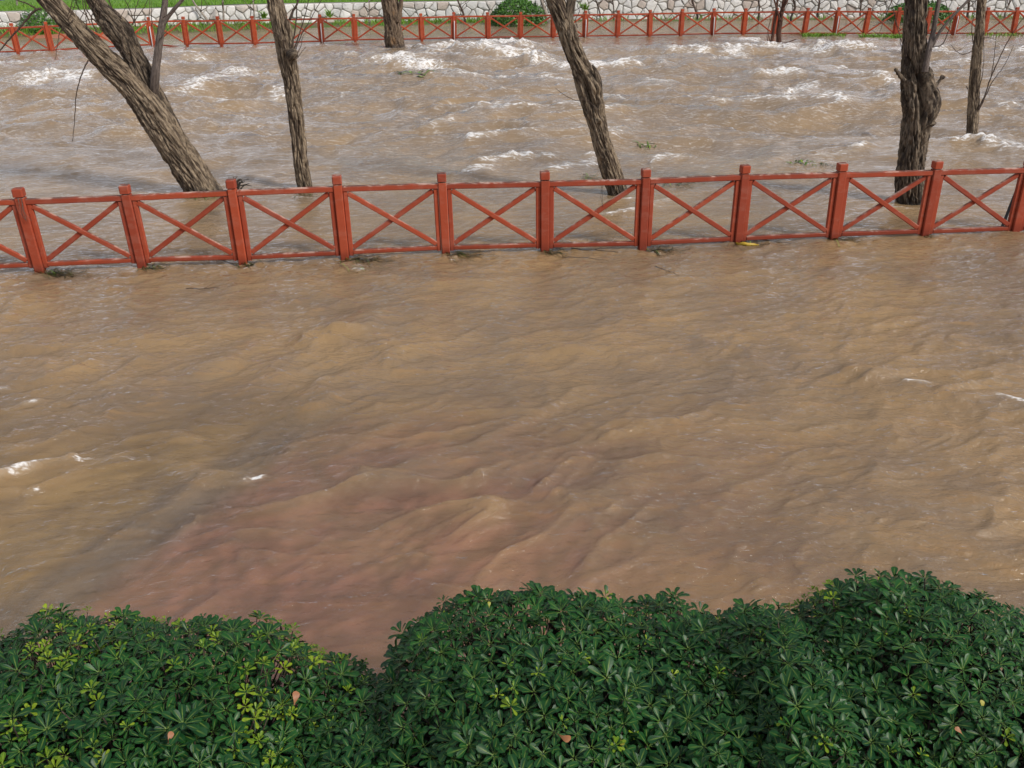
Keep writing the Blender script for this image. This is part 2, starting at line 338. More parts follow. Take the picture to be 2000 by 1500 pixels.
# the submerged kerb, its grey darkened to carry a shadow band, runs from the lower left up to the right between red paving and a sandy path; silt blurs the joints
K0, K1 = on_plane(70, 1190, -.14)[:2], on_plane(620, 800, -.14)[:2]
kd = norm(K1-K0); kn = np.array([kd[1], -kd[0]])            # kn points to the red (right) side
def bed_sheet():
    S, A = np.meshgrid(np.linspace(-6, 9.5, 200), np.concatenate([np.linspace(-9, -1, 40), np.linspace(-.95, .95, 60), np.linspace(1, 13, 50)]))
    P = K0+S[..., None]*kd+A[..., None]*kn; X, Y = P[..., 0], P[..., 1]
    a = A+.05*perlin2(X*1.6, Y*1.6, 81)+.02*perlin2(X*5, Y*5, 82)
    kerb = np.exp(-(np.abs(a)/.34)**4)
    Z = -.19+.05*kerb+.012*perlin2(X*2, Y*2, 83)
    me = np_mesh('promenade', np.stack([X, Y, Z], -1).reshape(-1, 3), grid_faces(*A.shape), True, {'kerb': ('FLOAT', kerb.ravel()), 'red': ('FLOAT', sstep(-.15, .25, a).ravel())})
    return me
m = NT('silted_paving'); v = m.coord()
red = m.mix(m.noise(v, 1.6, 6, .62), (.43, .165, .125), (.50, .22, .165)); sand = m.mix(m.noise(v, 1.1, 5, .6), (.44, .29, .12), (.56, .36, .13))
pav = m.mix(m.attr('red'), sand, red); pav = m.mix(m.math('MULTIPLY', m.attr('kerb'), .95), pav, (.15, .145, .14))
pav = m.mix(m.mr(m.noise(v, .9, 5, .6, .5), .48, .70, 0, .6), pav, (.40, .27, .16))
m.set(color=pav, rough=.8); MAT['paving'] = m.m
tag(obj('promenade', bed_sheet(), MAT['paving']), kind='structure')

# near bank the hedge grows on
m = NT('bank_soil'); v = m.coord()
m.set(color=m.mix(m.noise(v, 4, 6, .65), (.035, .024, .016), (.09, .06, .04)), rough=.95, normal=m.bump(m.noise(v, 18, 5), .8, .03)); MAT['soil'] = m.m
noisy_sheet('near_bank', -9, 9, -3, 3.72, lambda X, Y: .42-.75*sstep(3.05, 3.7, Y)+.03*perlin2(X*3, Y*3, 61), 120, 60, MAT['soil'])

# ================================================================== FAR BANK: wall of rubble stones, lawn, grass verge
WALL_PX = [(-420, 63, .34), (-100, 59, .32), (200, 53, .28), (400, 47.5, .2), (700, 42.5, .05), (1000, 39.5, 0), (1500, 35, -.03), (2100, 33, -.03), (2420, 33, -.03)]
WALL_TOP_PX = [(-420, 33), (-100, 26), (30, 23), (300, 17), (380, 13), (500, 9), (620, 6.5), (800, 4), (950, 2), (1040, -1), (1130, -12), (1500, -14), (2420, -12)]
WP = np.array([on_plane(*q) for q in WALL_PX])
wall_s = np.concatenate([[0], np.cumsum(np.hypot(*np.diff(WP[:, :2], axis=0).T))])
def wall_at(s):
    return np.array([np.interp(s, wall_s, WP[:, k]) for k in range(3)])
def px_of(P):
    d = np.asarray(P)-CPOS; z = d@FW; return 1000+F_PX*(d@RT)/z, 750-F_PX*(d@UP)/z
_ss = np.linspace(0, wall_s[-1], 200); _tops = []
for s_ in _ss:
    b = wall_at(s_); px = px_of(b)[0]; py = np.interp(px, [q[0] for q in WALL_TOP_PX], [q[1] for q in WALL_TOP_PX])
    _tops.append(at_depth(px, py, b[1])[2])
_tops = np.array(_tops)
def wall_top(s): return float(np.interp(s, _ss, _tops))
def wall_n(s):
    a = wall_at(max(s-.5, 0)); b = wall_at(min(s+.5, wall_s[-1])); d = norm((b-a)[:2]); return np.array([d[1], -d[0], 0])
m = NT('wall_mortar'); v = m.coord()
m.set(color=m.mix(m.noise(v, 5, 5, .65), (.34, .31, .27), (.55, .52, .46)), rough=.95, normal=m.bump(m.noise(v, 20, 5), .7, .02)); MAT['mortar'] = m.m
m = NT('white_stone'); v = m.coord(); oi = m.n('ObjectInfo')
tint = m.mix(oi.outputs['Random'], (.72, .70, .67), (.88, .85, .80))
tint = m.mix(m.mr(m.math('FRACT', m.math('MULTIPLY', oi.outputs['Random'], 7.31)), .70, .95, 0, .75), tint, (.52, .41, .33))
tint = m.mix(m.mr(m.noise(v, 6, 6, .7), .58, .72, 0, .7), tint, (.36, .32, .27))
m.set(color=tint, rough=.9, normal=m.bump(m.noise(v, 9, 6, .65), .6, .03)); MAT['stone'] = m.m
wall = thing('stone_wall', WP[4], 'low white rubble stone retaining wall along the far bank', 'wall')
bv = []; NB = 90
for s_ in np.linspace(0, wall_s[-1], NB):
    b = wall_at(s_); n = wall_n(s_); zt = wall_top(s_)
    for off, z in ((0.0, b[2]-.6), (0.0, zt-.03), (-.02, zt), (-.42, zt), (-.44, b[2]-.6)):
        bv.append((b[0]+n[0]*off, b[1]+n[1]*off, z))
child('backing', bv, grid_faces(NB, 5), MAT['mortar'], wall, False)
# Voronoi stones in wall coordinates (s along, z up)
def clip_poly(poly, p, n):
    out = []
    for i in range(len(poly)):
        a, b = poly[i], poly[(i+1) % len(poly)]; da, db = np.dot(a-p, n), np.dot(b-p, n)
        if da <= 0: out.append(a)
        if da*db < 0: out.append(a+(b-a)*da/(da-db))
    return out
seeds = []
CS, CZ = .53, .385
s_a = wall_s[0]+.3
for i, s_ in enumerate(np.arange(s_a, wall_s[-1]-.3, CS)):
    b = wall_at(s_); zt = wall_top(s_); z0 = b[2]-.15
    nz = max(2, int(round((zt-z0)/CZ)))
    for k in range(nz):
        seeds.append((s_+(.5*CS if k % 2 else 0)+random.uniform(-.42, .42)*CS, z0+(k+.5)*(zt-z0)/nz+random.uniform(-.40, .40)*CZ))
seeds = np.array(seeds)
def seen(s, z):
    b = wall_at(s); px, py = px_of((b[0], b[1], z)); return -25 < px < 2025 and py > -14
rest_v, rest_f = [], []; n_stone = 0
for si, c in enumerate(seeds):
    b0 = wall_at(c[0]); zt = wall_top(c[0])
    poly = [c+np.array(q) for q in ((-.7, -.7), (.7, -.7), (.7, .7), (-.7, .7))]
    for sj in np.where((np.abs(seeds[:, 0]-c[0]) < 1.5))[0]:
        if sj != si:
            d = seeds[sj]-c; poly = clip_poly(poly, c+d/2, d)
    poly = clip_poly(poly, np.array([0, zt-.005]), np.array([0, 1.])); poly = clip_poly(poly, np.array([0, b0[2]-.25]), np.array([0, -1.]))
    if len(poly) < 3: continue
    P = np.array(poly); cen = P.mean(0)
    Q = []                                                   # cut the corners so the stones look broken, not machined
    for i in range(len(P)):
        a, p, n2 = P[i-1], P[i], P[(i+1) % len(P)]
        k = random.uniform(.06, .26); Q += [p+(a-p)*k, p+(n2-p)*k]
    Q = np.array(Q); rad = np.linalg.norm(Q-cen, axis=1, keepdims=True); gap = random.uniform(.014, .038)
    q0 = cen+(Q-cen)*np.clip(1-gap/rad, .5, 1); q1 = cen+(Q-cen)*np.clip(1-(gap+.03)/rad, .4, 1)
    pr = random.uniform(.06, .12); nn = len(Q)
    def to3(q, off):
        b = wall_at(q[0]); n = wall_n(q[0]); return (b[0]+n[0]*off, b[1]+n[1]*off, q[1])
    V = [to3(q, -.05) for q in q0]+[to3(q, pr-.03) for q in q0]+[to3(q, pr+random.uniform(-.012, .012)) for q in q1]+[to3(cen, pr+.015)]
    F = []
    for i in range(nn):
        j = (i+1) % nn
        F += [(i, j, nn+j, nn+i), (nn+i, nn+j, 2*nn+j, 2*nn+i), (2*nn+i, 2*nn+j, 3*nn)]
    if seen(c[0], c[1]) and n_stone < 300:
        child('stone', V, F, MAT['stone'], wall, False); n_stone += 1
    else:
        o_ = len(rest_v); rest_v += V; rest_f += [tuple(k+o_ for k in f) for f in F]
if rest_v: tag(child('outer_stones', rest_v, rest_f, MAT['stone'], wall, False), kind='stuff')

m = NT('lawn'); v = m.coord()
m.set(color=m.mix(m.noise(v, 2.2, 6, .7), (.085, .21, .012), (.19, .36, .022)), rough=.9, normal=m.bump(m.noise(v, 30, 5, .7), 1., .08)); MAT['lawn'] = m.m
lv = []; NL = 80; depth = [0.42, 1.0, 3, 6, 12, 25, 60, 95]
for s_ in np.linspace(0, wall_s[-1], NL):
    b = wall_at(s_); n = wall_n(s_); zt = wall_top(s_)
    for d_ in depth:
        sl = .012*d_ if d_ < 30 else .012*30+.05*(d_-30)
        lv.append((b[0]*(1+d_*.012)-n[0]*d_, b[1]-n[1]*d_, zt+.01+sl+.03*float(perlin2(b[0]*.4, d_*.4, 62))))
tag(obj('lawn', np_mesh('lawn', lv, grid_faces(NL, len(depth)), True), MAT['lawn']), kind='structure')
# verge at the foot of the wall, sliding under the flood
SHORE_PX = [(-420, 82), (0, 74), (130, 67), (250, 68), (400, 61.5), (600, 54), (760, 49), (900, 45.5), (1100, 42), (1500, 37.5), (2420, 36)]
m = NT('verge_earth'); v = m.coord()
m.set(color=m.mix(m.mr(m.noise(v, 1.4, 6, .7), .40, .55), (.075, .15, .018), (.15, .11, .055)), rough=.95, normal=m.bump(m.noise(v, 12, 5), .8, .05)); MAT['verge'] = m.m
vv = []; verge_pts = []
for s_ in np.linspace(0, wall_s[-1], NL):
    b = wall_at(s_); px = px_of(b)[0]; py = np.interp(px, [q[0] for q in SHORE_PX], [q[1] for q in SHORE_PX]); sh = on_plane(px, py, .02)
    verge_pts.append((b, sh))
    for k, t_ in enumerate((0, .25, .5, .75, 1., 1.4, 2.2)):
        p = b+(sh-b)*t_; z = b[2]*(1-t_)**.8 if t_ <= 1 else -.18*(t_-1)
        vv.append((p[0], p[1], (z if t_ <= 1 else z)+.015+(0 if t_ == 0 else .02*float(perlin2(p[0], p[1], 63)))))
tag(obj('verge', np_mesh('verge', vv, grid_faces(NL, 7)[:, ::-1], True), MAT['verge']), kind='structure')
m = NT('brick_path'); v = m.coord()
m.set(color=m.mix(m.noise(v, 2.5, 5, .65), (.34, .10, .05), (.47, .20, .11)), rough=.85, normal=m.bump(m.noise(v, 12, 4), .4, .02)); MAT['brickpath'] = m.m
bp = []
for px_ in np.linspace(58, 232, 14):
    for py_ in np.linspace(66, 80, 6):
        q = on_plane(px_+random.uniform(-2, 2), py_+(random.uniform(-1, 1)), .07-.10*(py_-66)/14); bp.append(q)
tag(obj('brick_path', np_mesh('brick_path', bp, grid_faces(14, 6), True), MAT['brickpath']), kind='structure')

# grass tufts (nobody could count the blades)
m = NT('grass_blades'); hi = m.n('HairInfo') if False else None
m.set(color=m.mix(m.noise(m.coord(), 1.7, 4, .6), (.075, .20, .010), (.22, .39, .025)), rough=.6); MAT['blade'] = m.m
def blades(points, hmin, hmax, width, spread=.5):
    n = len(points); P = np.asarray(points, float); a = RNG.uniform(0, 2*np.pi, n); h = RNG.uniform(hmin, hmax, n)
    w = np.stack([np.cos(a), np.sin(a), 0*a], 1)*width; lean = np.stack([RNG.normal(size=n), RNG.normal(size=n), 0*a], 1)*spread*h[:, None]
    V = np.stack([P-w, P+w, P+w*.6+lean*.35+[0, 0, 1]*(h*.55)[:, None], P-w*.6+lean*.35+[0, 0, 1]*(h*.55)[:, None], P+lean+[0, 0, 1]*h[:, None]], 1).reshape(-1, 3)
    i = np.arange(n)[:, None]*5
    F = np.concatenate([i+[0, 1, 2], i+[0, 2, 3], i+[3, 2, 4]]); return V, F
gp = []
for k in range(9000):
    i = random.randrange(NL-1); f_ = random.random(); b = verge_pts[i][0]*(1-f_)+verge_pts[i+1][0]*f_; sh = verge_pts[i][1]*(1-f_)+verge_pts[i+1][1]*f_
    px = px_of(b)[0]
    if px > 950 and random.random() < .75: continue
    if float(perlin2(b[0]*.5, b[1]*.5, 64)) < -.25 and px > 560: continue
    t_ = random.random()**1.3*.97; p = b+(sh-b)*t_; gp.append((p[0], p[1]-.06, b[2]*(1-t_)**.8+.0))
V, F = blades(gp, .10, .34, .022); tag(obj('grass', np_mesh('grass', V, F, False), MAT['blade']), 'green grass growing at the foot of the stone wall', 'grass', kind='stuff')
gp = []
for k in range(9000):
    s_ = random.uniform(0, wall_s[-1]*.62); b = wall_at(s_); n = wall_n(s_); d_ = .45+abs(random.gauss(0, 2.6)); gp.append((b[0]*(1+d_*.012)-n[0]*d_, b[1]-n[1]*d_, wall_top(s_)+.012*d_))
V, F = blades(gp, .06, .20, .02); tag(obj('grass', np_mesh('grass', V, F, False), MAT['blade']), 'bright green lawn grass above the stone wall', 'grass', kind='stuff')
gp = []
for px0, px1, py0, n_ in ((1568, 1650, 70, 700), (1680, 1735, 72, 350), (1738, 1772, 73, 300), (1890, 2000, 69.5, 350)):
    for k in range(n_):
        q = on_plane(random.uniform(px0, px1), py0+random.gauss(0, 1.2)); gp.append((q[0], q[1], -.04))
V, F = blades(gp, .06, .2, .03, .9); tag(obj('grass', np_mesh('grass', V, F, False), MAT['blade']), 'drowned grass showing at the foot of the far fence', 'grass', kind='stuff')

# ================================================================== FENCES
def paint(name, base, wear, wear_amt):
    m = NT(name); v = m.coord(); oi = m.n('ObjectInfo')
    c = m.mix(m.noise(v, 3.5, 5, .6), [k*.82 for k in base], [min(1, k*1.12) for k in base])
    c = m.mix(m.math('MULTIPLY', oi.outputs['Random'], .75), c, [base[0]*.62, base[1]*.62, base[2]*.8])
    geo = m.n('NewGeometry'); sx = m.n('SeparateXYZ'); m.put(sx.inputs[0], geo.outputs['True Normal'])
    upf = m.mr(sx.outputs['Z'], .45, .9)
    c = m.mix(m.math('MULTIPLY', upf, m.mr(m.noise(m.coord((2, 2, 2)), 1.6, 5, .65), .36, .56, .05, .8)), c, (.085, .055, .04))   # dirt and algae lodged on top faces
    peel = m.mr(m.noise(m.coord((2.2, 2.2, 4)), 1.7, 7, .74, .3), .49, .60, 0, wear_amt)
    c = m.mix(m.math('MULTIPLY', peel, m.math('ADD', .10, m.math('MULTIPLY', upf, .9))), c, wear)
    c = m.mix(m.mr(m.noise(m.coord((11, 11, 3)), 2.2, 5, .7), .63, .70, 0, .45), c, (.12, .035, .02))
    sz = m.n('SeparateXYZ'); m.put(sz.inputs[0], m.coord()); wet = m.mr(m.math('ADD', sz.outputs['Z'], m.math('MULTIPLY', m.noise(m.coord(), 5, 3), .12)), .10, .24, .6, 0.)
    c = m.mix(wet, c, [base[0]*.42, base[1]*.40, base[2]*.5])  # soaked wood at the water line
    m.set(color=c, rough=.68, spec=.22, normal=m.bump(m.noise(m.coord((30, 30, 6)), 2, 4, .6), .25, .004)); return m.m
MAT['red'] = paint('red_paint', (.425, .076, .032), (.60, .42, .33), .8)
MAT['red_far'] = paint('red_paint_sunlit', (.47, .082, .030), (.70, .50, .40), .7)  # brighter copy of the red paint, sunlight put into its colour
def beam_vf(p0, p1, w, h, side, ch=.009):
    """chamfered bar from p0 to p1; w along 'side', h along the third axis"""
    p0, p1 = np.asarray(p0, float), np.asarray(p1, float); ax = norm(p1-p0); s_ = norm(np.asarray(side, float)-ax*np.dot(side, ax)); u = np.cross(s_, ax)
    a, b = w/2, h/2
    ring = [(-a+ch, -b), (a-ch, -b), (a, -b+ch), (a, b-ch), (a-ch, b), (-a+ch, b), (-a, b-ch), (-a, -b+ch)]
    V = [p+s_*x+u*y for p in (p0, p0+(p1-p0)*.5, p1) for x, y in ring]
    V = np.array(V); F = [(k*8+i, k*8+(i+1) % 8, k*8+8+(i+1) % 8, k*8+8+i) for k in (0, 1) for i in range(8)]
    F += [tuple(range(7, -1, -1)), tuple(range(16, 24))]; return V, F
def post_vf(base, top, w, d, along, t0, t1, dome=0., groove=True):
    base, top = np.asarray(base), np.asarray(top); ax = top-base; L = np.linalg.norm(ax); ax = ax/L
    s_ = norm(np.asarray(along)-ax*np.dot(along, ax)); u = np.cross(s_, ax); ch = .013
    def ring(t, k):
        a, b = w/2*k, d/2*k
        return [base+ax*L*t+s_*x+u*y for x, y in ((-a+ch, -b), (a-ch, -b), (a, -b+ch), (a, b-ch), (a-ch, b), (-a+ch, b), (-a, b-ch), (-a, -b+ch))]
    V = ring(t0, 1)+ring(t1-.004, 1)+(ring(t1, .93) if not dome else ring(t1+dome, .88))
    F = [(k*8+i, k*8+(i+1) % 8, k*8+8+(i+1) % 8, k*8+8+i) for k in (0, 1) for i in range(8)]+[tuple(range(7, -1, -1)), tuple(range(16, 24))]
    return np.array(V), F
def build_fence(root, bases, tops, mat, rail_t=.845, low_t=lambda f: .09, pw=.126, spacing=1.48, special=None):
    n = len(bases)
    def P(i, f, t):
        b = bases[i]*(1-f)+bases[i+1]*f; a = tops[i]*(1-f)+tops[i+1]*f; return b+(a-b)*t
    for i in range(n):
        al = bases[min(i+1, n-1)]-bases[max(i-1, 0)]
        wv = pw*random.uniform(.96, 1.05)
        V, F = post_vf(bases[i], tops[i], wv, wv, al, -.35, .893); po = child('post', V, F, mat, root, False)
        V, F = post_vf(bases[i], tops[i], wv*1.06, wv*1.06, al, .906, .990, .007); child('cap', V, F, mat, po, False)
    for i in range(n-1):
        al = norm(bases[i+1]-bases[i]); L = np.linalg.norm(bases[i+1]-bases[i]); fo_ = np.array([al[1], -al[0], 0])   # towards the camera
        e0 = (pw/2+.003)/L; sw = .066; e1 = e0+sw/2/L; e2 = e0+sw/L
        lt = low_t((i+.5)/(n-1)); jit = lambda s=.004: random.uniform(-s, s)
        for f in (e1, 1-e1):
            V, F = beam_vf(P(i, f, lt-.035), P(i, f, rail_t-.035), sw, .058, al); child('stile', V, F, mat, root, False)
        r0, r1 = P(i, e0, rail_t+jit()), P(i, 1-e0, rail_t+jit())
        V, F = beam_vf(r0, r1, .074, .085, (0, 0, 1)); child('top_rail', V, F, mat, root, False)
        b0, b1 = P(i, e2, lt+jit()), P(i, 1-e2, lt+jit())
        if special and special.get(i) == 'sagging': b1 = b1+np.array([0, 0, -.16])
        V, F = beam_vf(b0, b1, .062, .07, (0, 0, 1)); child('bottom_rail', V, F, mat, root, False)
        tt, tb = rail_t-.055, lt+.055
        V, F = beam_vf(P(i, e2+.004, tt)+fo_*.012, P(i, 1-e2-.004, tb)+fo_*.012, .070, .05, np.cross(al, fo_)); child('brace', V, F, mat, root, False)
        q0, q1 = P(i, e2+.004, tb)-fo_*.016, P(i, 1-e2-.004, tt)-fo_*.016
        V, F = beam_vf(q0, q1, .070, .05, np.cross(al, fo_)); child('brace', V, F, mat, root, False)
N_T = [(-173, 374), (34, 367), (242, 361), (450, 350), (657, 342), (862, 338), (1064, 334), (1262, 329), (1456, 322), (1646, 318), (1832, 314), (2014, 310), (2190, 306)]
N_B = [(-118, 541), (80, 532), (279, 522), (476, 517), (674, 506), (871, 495), (1064, 490), (1254, 485), (1440, 475), (1626, 466), (1804, 459), (1980, 452), (2150, 446)]
nb = [on_plane(*q) for q in N_B]; nt_ = [at_depth(tq[0], tq[1], b[1]) for tq, b in zip(N_T, nb)]
near_fence = thing('fence', nb[6], 'near red painted timber fence with cross braces standing in the flood', 'fence', 'red cross-braced fences')
build_fence(near_fence, nb, nt_, MAT['red'], low_t=lambda f: .105-.06*f)
FI = [0, 1, 4, 5, 6, 7, 9, 10, 12, 13, 14, 15, 16, 17, 18, 19, 20, 21, 22, 23, 24, 25, 26, 27, 28, 29, 30]
F_T = [(20.8,45),(88,42),(289,33),(357,32),(424,31.5),(491.6,31),(624,28),(690.5,27),(821.5,26),(886,23.5),(952,23.5),(1017,23),(1081,21.5),(1144,21),(1208,20),(1270,19),(1333,17.5),(1395,16),(1457,16),(1518,15),(1579,15),(1639,14),(1699,15),(1758,14),(1818,14),(1873,14),(1931,14)]
F_B = [(36,106),(102,103),(299,92),(366,90.5),(433,90),(498.6,89),(629,85),(694,82),(824,80),(886.5,78),(953,77),(1016,75.5),(1080,75),(1142,74),(1205,73),(1268,72),(1329,70.5),(1391,69),(1451,68.5),(1510,68.3),(1570,68.2),(1630,68),(1688,68),(1747,68),(1806,67.8),(1861,67.6),(1921,67.5)]
fb, ft = [], []
for k in range(-2, 34):
    kk = min(max(k, 0), 30); ex = k-kk
    g = lambda L, c: np.interp(kk, FI, [q[c] for q in L])+ex*((66 if ex < 0 else 57) if c == 0 else (-1.8 if ex < 0 else -.2))
    b = on_plane(g(F_B, 0), g(F_B, 1)); fb.append(b); ft.append(at_depth(g(F_T, 0), g(F_T, 1), b[1]))
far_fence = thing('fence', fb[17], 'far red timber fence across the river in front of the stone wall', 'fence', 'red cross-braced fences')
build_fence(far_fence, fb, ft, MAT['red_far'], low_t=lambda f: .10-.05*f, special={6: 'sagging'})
m = NT('white_plastic'); m.set(color=m.mix(m.noise(m.coord(), 6, 4), (.55, .53, .52), (.72, .71, .70)), rough=.45); MAT['whitepipe'] = m.m
def tube_vf(pts, radii, seg=10):
    pts = np.asarray(pts, float); n = len(pts); V = []
    tan = np.gradient(pts, axis=0); ref = np.array([0.31, .93, .18])
    for i in range(n):
        tdir = norm(tan[i]); a = norm(np.cross(tdir, ref)); b = np.cross(tdir, a)
        for k in range(seg):
            an = 2*math.pi*k/seg; V.append(pts[i]+(a*math.cos(an)+b*math.sin(an))*radii[i])
    F = [tuple(f) for f in grid_faces(n, seg, True)]+[tuple(range(seg-1, -1, -1)), tuple(range((n-1)*seg, n*seg))]
    return np.array(V), F
for k in (4, 9, 13, 17, 21, 25, 29):
    b, t_ = fb[k+2], ft[k+2]; off = np.array([.03, -.10, 0])
    V, F = tube_vf([b+off+(t_-b)*(-.2), b+off+(t_-b)*.3, b+off+(t_-b)*.66, b+off+(t_-b)*.68+[0, .05, .0]], [.022]*4, 8); child('white_pipe', V, F, MAT['whitepipe'], far_fence)
m = NT('dark_steel'); m.set(color=(.03, .035, .042), rough=.4); MAT['steel'] = m.m
V, F = beam_vf(at_depth(1990, 360, 13.75), at_depth(1955, 449, 13.75), .05, .012, (1, 0, .3)); tag(obj('metal_strut', np_mesh('metal_strut', V, F, False), MAT['steel']), 'dark flat metal strut leaning behind the last near fence post on the right', 'strut')

# ================================================================== TREES
def bark(name, dark, light, warm, k=1.0):
    m = NT(name)
    vmix = m.n('Mix', data_type='VECTOR'); m.put(vmix.inputs[0], m.attr('hasco')); m.put(vmix.inputs[4], m.coord()); m.put(vmix.inputs[5], m.attr('barkco', 'Vector')); bc = vmix.outputs[1]
    def bco(sc):
        mp = m.n('Mapping'); m.put(mp.inputs[0], bc); mp.inputs['Scale'].default_value = sc; return mp.outputs[0]
    v1 = bco((13*k, 13*k, 2.0*k)); v2 = bco((34*k, 34*k, 8*k))
    n1 = m.noise(v1, 1.6, 6, .65, .6); n2 = m.noise(v2, 1.3, 5, .65)
    c = m.mix(m.mr(n1, .41, .59), dark, light); c = m.mix(m.mr(n2, .46, .70, 0, .65), c, [q*.4 for q in dark])
    c = m.mix(m.mr(m.noise(bco((2.5, 2.5, 1.0)), 1.3, 4, .6), .55, .75, 0, .6), c, warm)
    c = m.mix(m.mr(m.noise(bco((20*k, 20*k, 6*k)), 1.5, 5, .7), .58, .72, 0, .45), c, [min(1, q*1.5) for q in light])
    sz = m.n('SeparateXYZ'); m.put(sz.inputs[0], m.coord()); wet = m.mr(m.math('ADD', sz.outputs['Z'], m.math('MULTIPLY', m.math('SUBTRACT', n1, .5), .5)), .06, .22, .8, 0.)
    c = m.mix(wet, c, [q*.38 for q in dark])                 # soaked bark at the tide line
    m.set(color=c, rough=m.mr(wet, 0, .8, .9, .45), normal=m.bump(m.math('ADD', n1, m.math('MULTIPLY', n2, .5)), 1., .05)); return m.m
MAT['bark'] = bark('willow_bark', (.085, .058, .037), (.36, .275, .185), (.25, .17, .095))
MAT['bark_dark'] = bark('dark_furrowed_bark', (.048, .034, .024), (.25, .19, .13), (.15, .105, .065))
MAT['bark_far'] = bark('weathered_bark', (.08, .05, .032), (.24, .17, .11), (.36, .19, .07), .8)
MAT['bark_young'] = bark('smooth_young_bark', (.16, .125, .105), (.25, .20, .17), (.20, .14, .10), 1.6)
MAT['bark_pale'] = bark('pale_sapling_bark', (.30, .25, .20), (.50, .43, .36), (.36, .27, .2), 1.4)
MAT['bark_red'] = bark('wet_reddish_bark', (.055, .022, .014), (.14, .06, .035), (.12, .045, .02), 1.2)
MAT['twig'] = bark('twig_bark', (.07, .045, .032), (.16, .11, .08), (.12, .07, .045), 3.)

def spline(pts, n):
    pts = np.asarray(pts, float); d = np.concatenate([[0], np.cumsum(np.linalg.norm(np.diff(pts[:, :3], axis=0), axis=1)**.5)])
    q = np.linspace(0, d[-1], n); out = np.zeros((n, pts.shape[1])); m_ = np.gradient(pts, d, axis=0)
    idx = np.clip(np.searchsorted(d, q, 'right')-1, 0, len(d)-2); h = (d[idx+1]-d[idx]); t_ = (q-d[idx])/h
    t_ = t_[:, None]; h = h[:, None]
    return (2*t_**3-3*t_**2+1)*pts[idx]+(t_**3-2*t_**2+t_)*h*m_[idx]+(-2*t_**3+3*t_**2)*pts[idx+1]+(t_**3-t_**2)*h*m_[idx+1]
BARK_KEEP = []
def bark_tube(path, seg, nr, amp, seed, bumps=(), freq=14., lean_freq=1.7, flare=0.):
    """path rows: x, y, z, radius. bumps: (arc 0..1, azimuth, height m, angular width, arc width)"""
    S = spline(path, nr); C = S[:, :3]; R = np.maximum(S[:, 3], .004)
    T = np.gradient(C, axis=0); T /= np.linalg.norm(T, axis=1, keepdims=True)
    a = norm(np.cross(T[0], [0, 1, 0])); A = []
    for i in range(nr): a = norm(a-T[i]*np.dot(a, T[i])); A.append(a)
    A = np.array(A); B = np.cross(T, A)
    L = np.concatenate([[0], np.cumsum(np.linalg.norm(np.diff(C, axis=0), axis=1))])
    th = np.linspace(0, 2*np.pi, seg, endpoint=False)
    TH, LL = np.meshgrid(th, L); RR = R[:, None]*np.ones_like(TH); tw = TH+.25*LL
    cx, sx = np.cos(tw)*RR, np.sin(tw)*RR
    wob = .10*perlin3(np.cos(TH)*1.1, np.sin(TH)*1.1, LL*1.3, seed+1)+.06*perlin3(np.cos(TH)*2.5, np.sin(TH)*2.5, LL*2.2, seed+2)
    n1 = perlin3(cx*freq, sx*freq, LL*lean_freq, seed+3); n2 = perlin3(cx*freq*2.1, sx*freq*2.1, LL*lean_freq*2.1, seed+4)
    n3 = perlin3(cx*freq*5, sx*freq*5, LL*lean_freq*6, seed+5)
    disp = -amp*1.25*(1.2*np.exp(-(n1/.12)**2)+.6*np.exp(-(n2/.14)**2))+amp*.35*n3
    RD = RR*(1+wob)+disp
    if flare: RD *= 1+flare*np.exp(-LL/.35)*(.6+.6*np.cos(TH*5+seed))
    for arc, az, ht, aw, lw in bumps:
        da = np.angle(np.exp(1j*(TH-az))); RD += ht*np.exp(-(da/aw)**2-((LL/L[-1]-arc)/lw)**2)
    V = C[:, None, :]+A[:, None, :]*(np.cos(TH)*RD)[..., None]+B[:, None, :]*(np.sin(TH)*RD)[..., None]
    V = np.concatenate([V.reshape(-1, 3), C[-1:]+T[-1:]*.01]); F = grid_faces(nr, seg, True)
    tip = len(V)-1; k = np.arange(seg); cap = np.stack([(nr-1)*seg+k, (nr-1)*seg+(k+1) % seg, np.full(seg, tip), np.full(seg, tip)], 1)[:, :3]
    F = [tuple(f) for f in F]+[tuple(f) for f in cap] if seg < 40 else np.concatenate([F, ]).astype(int)
    co = np.concatenate([np.stack([np.cos(TH)*RR, np.sin(TH)*RR, LL], -1).reshape(-1, 3), [[0, 0, L[-1]]]])
    BARK_AT[id(V)] = {'barkco': ('FLOAT_VECTOR', co), 'hasco': ('FLOAT', np.ones(len(V)))}; BARK_KEEP.append(V)
    return V, F
def px_path(pts, Y, dy=None):
    """photo pixels + half width in pixels -> points on the vertical sheet at distance Y (dy shifts single points in depth)"""
    out = []
    for i, q in enumerate(pts):
        y = Y+(q[3] if len(q) > 3 else 0); p = at_depth(q[0], q[1], y); out.append((p[0], p[1], p[2], q[2]*m_per_px(p)))
    return out
def twig(parent, pts, Y, r0, r1, mat='twig', name='twig', n=None, seg=7):
    P = np.array(px_path([(q[0], q[1], 1) + tuple(q[2:3]) for q in pts], Y))[:, :3]
    n = n or max(6, 5*len(pts)); S = spline(P, n); S += .010*np.stack([perlin2(np.arange(n)*.7, np.full(n, .3), int(pts[0][0])+k) for k in range(3)], 1)
    V, F = tube_vf(S, np.linspace(r0, r1, n), seg); return child(name, V, F, MAT[mat], parent)
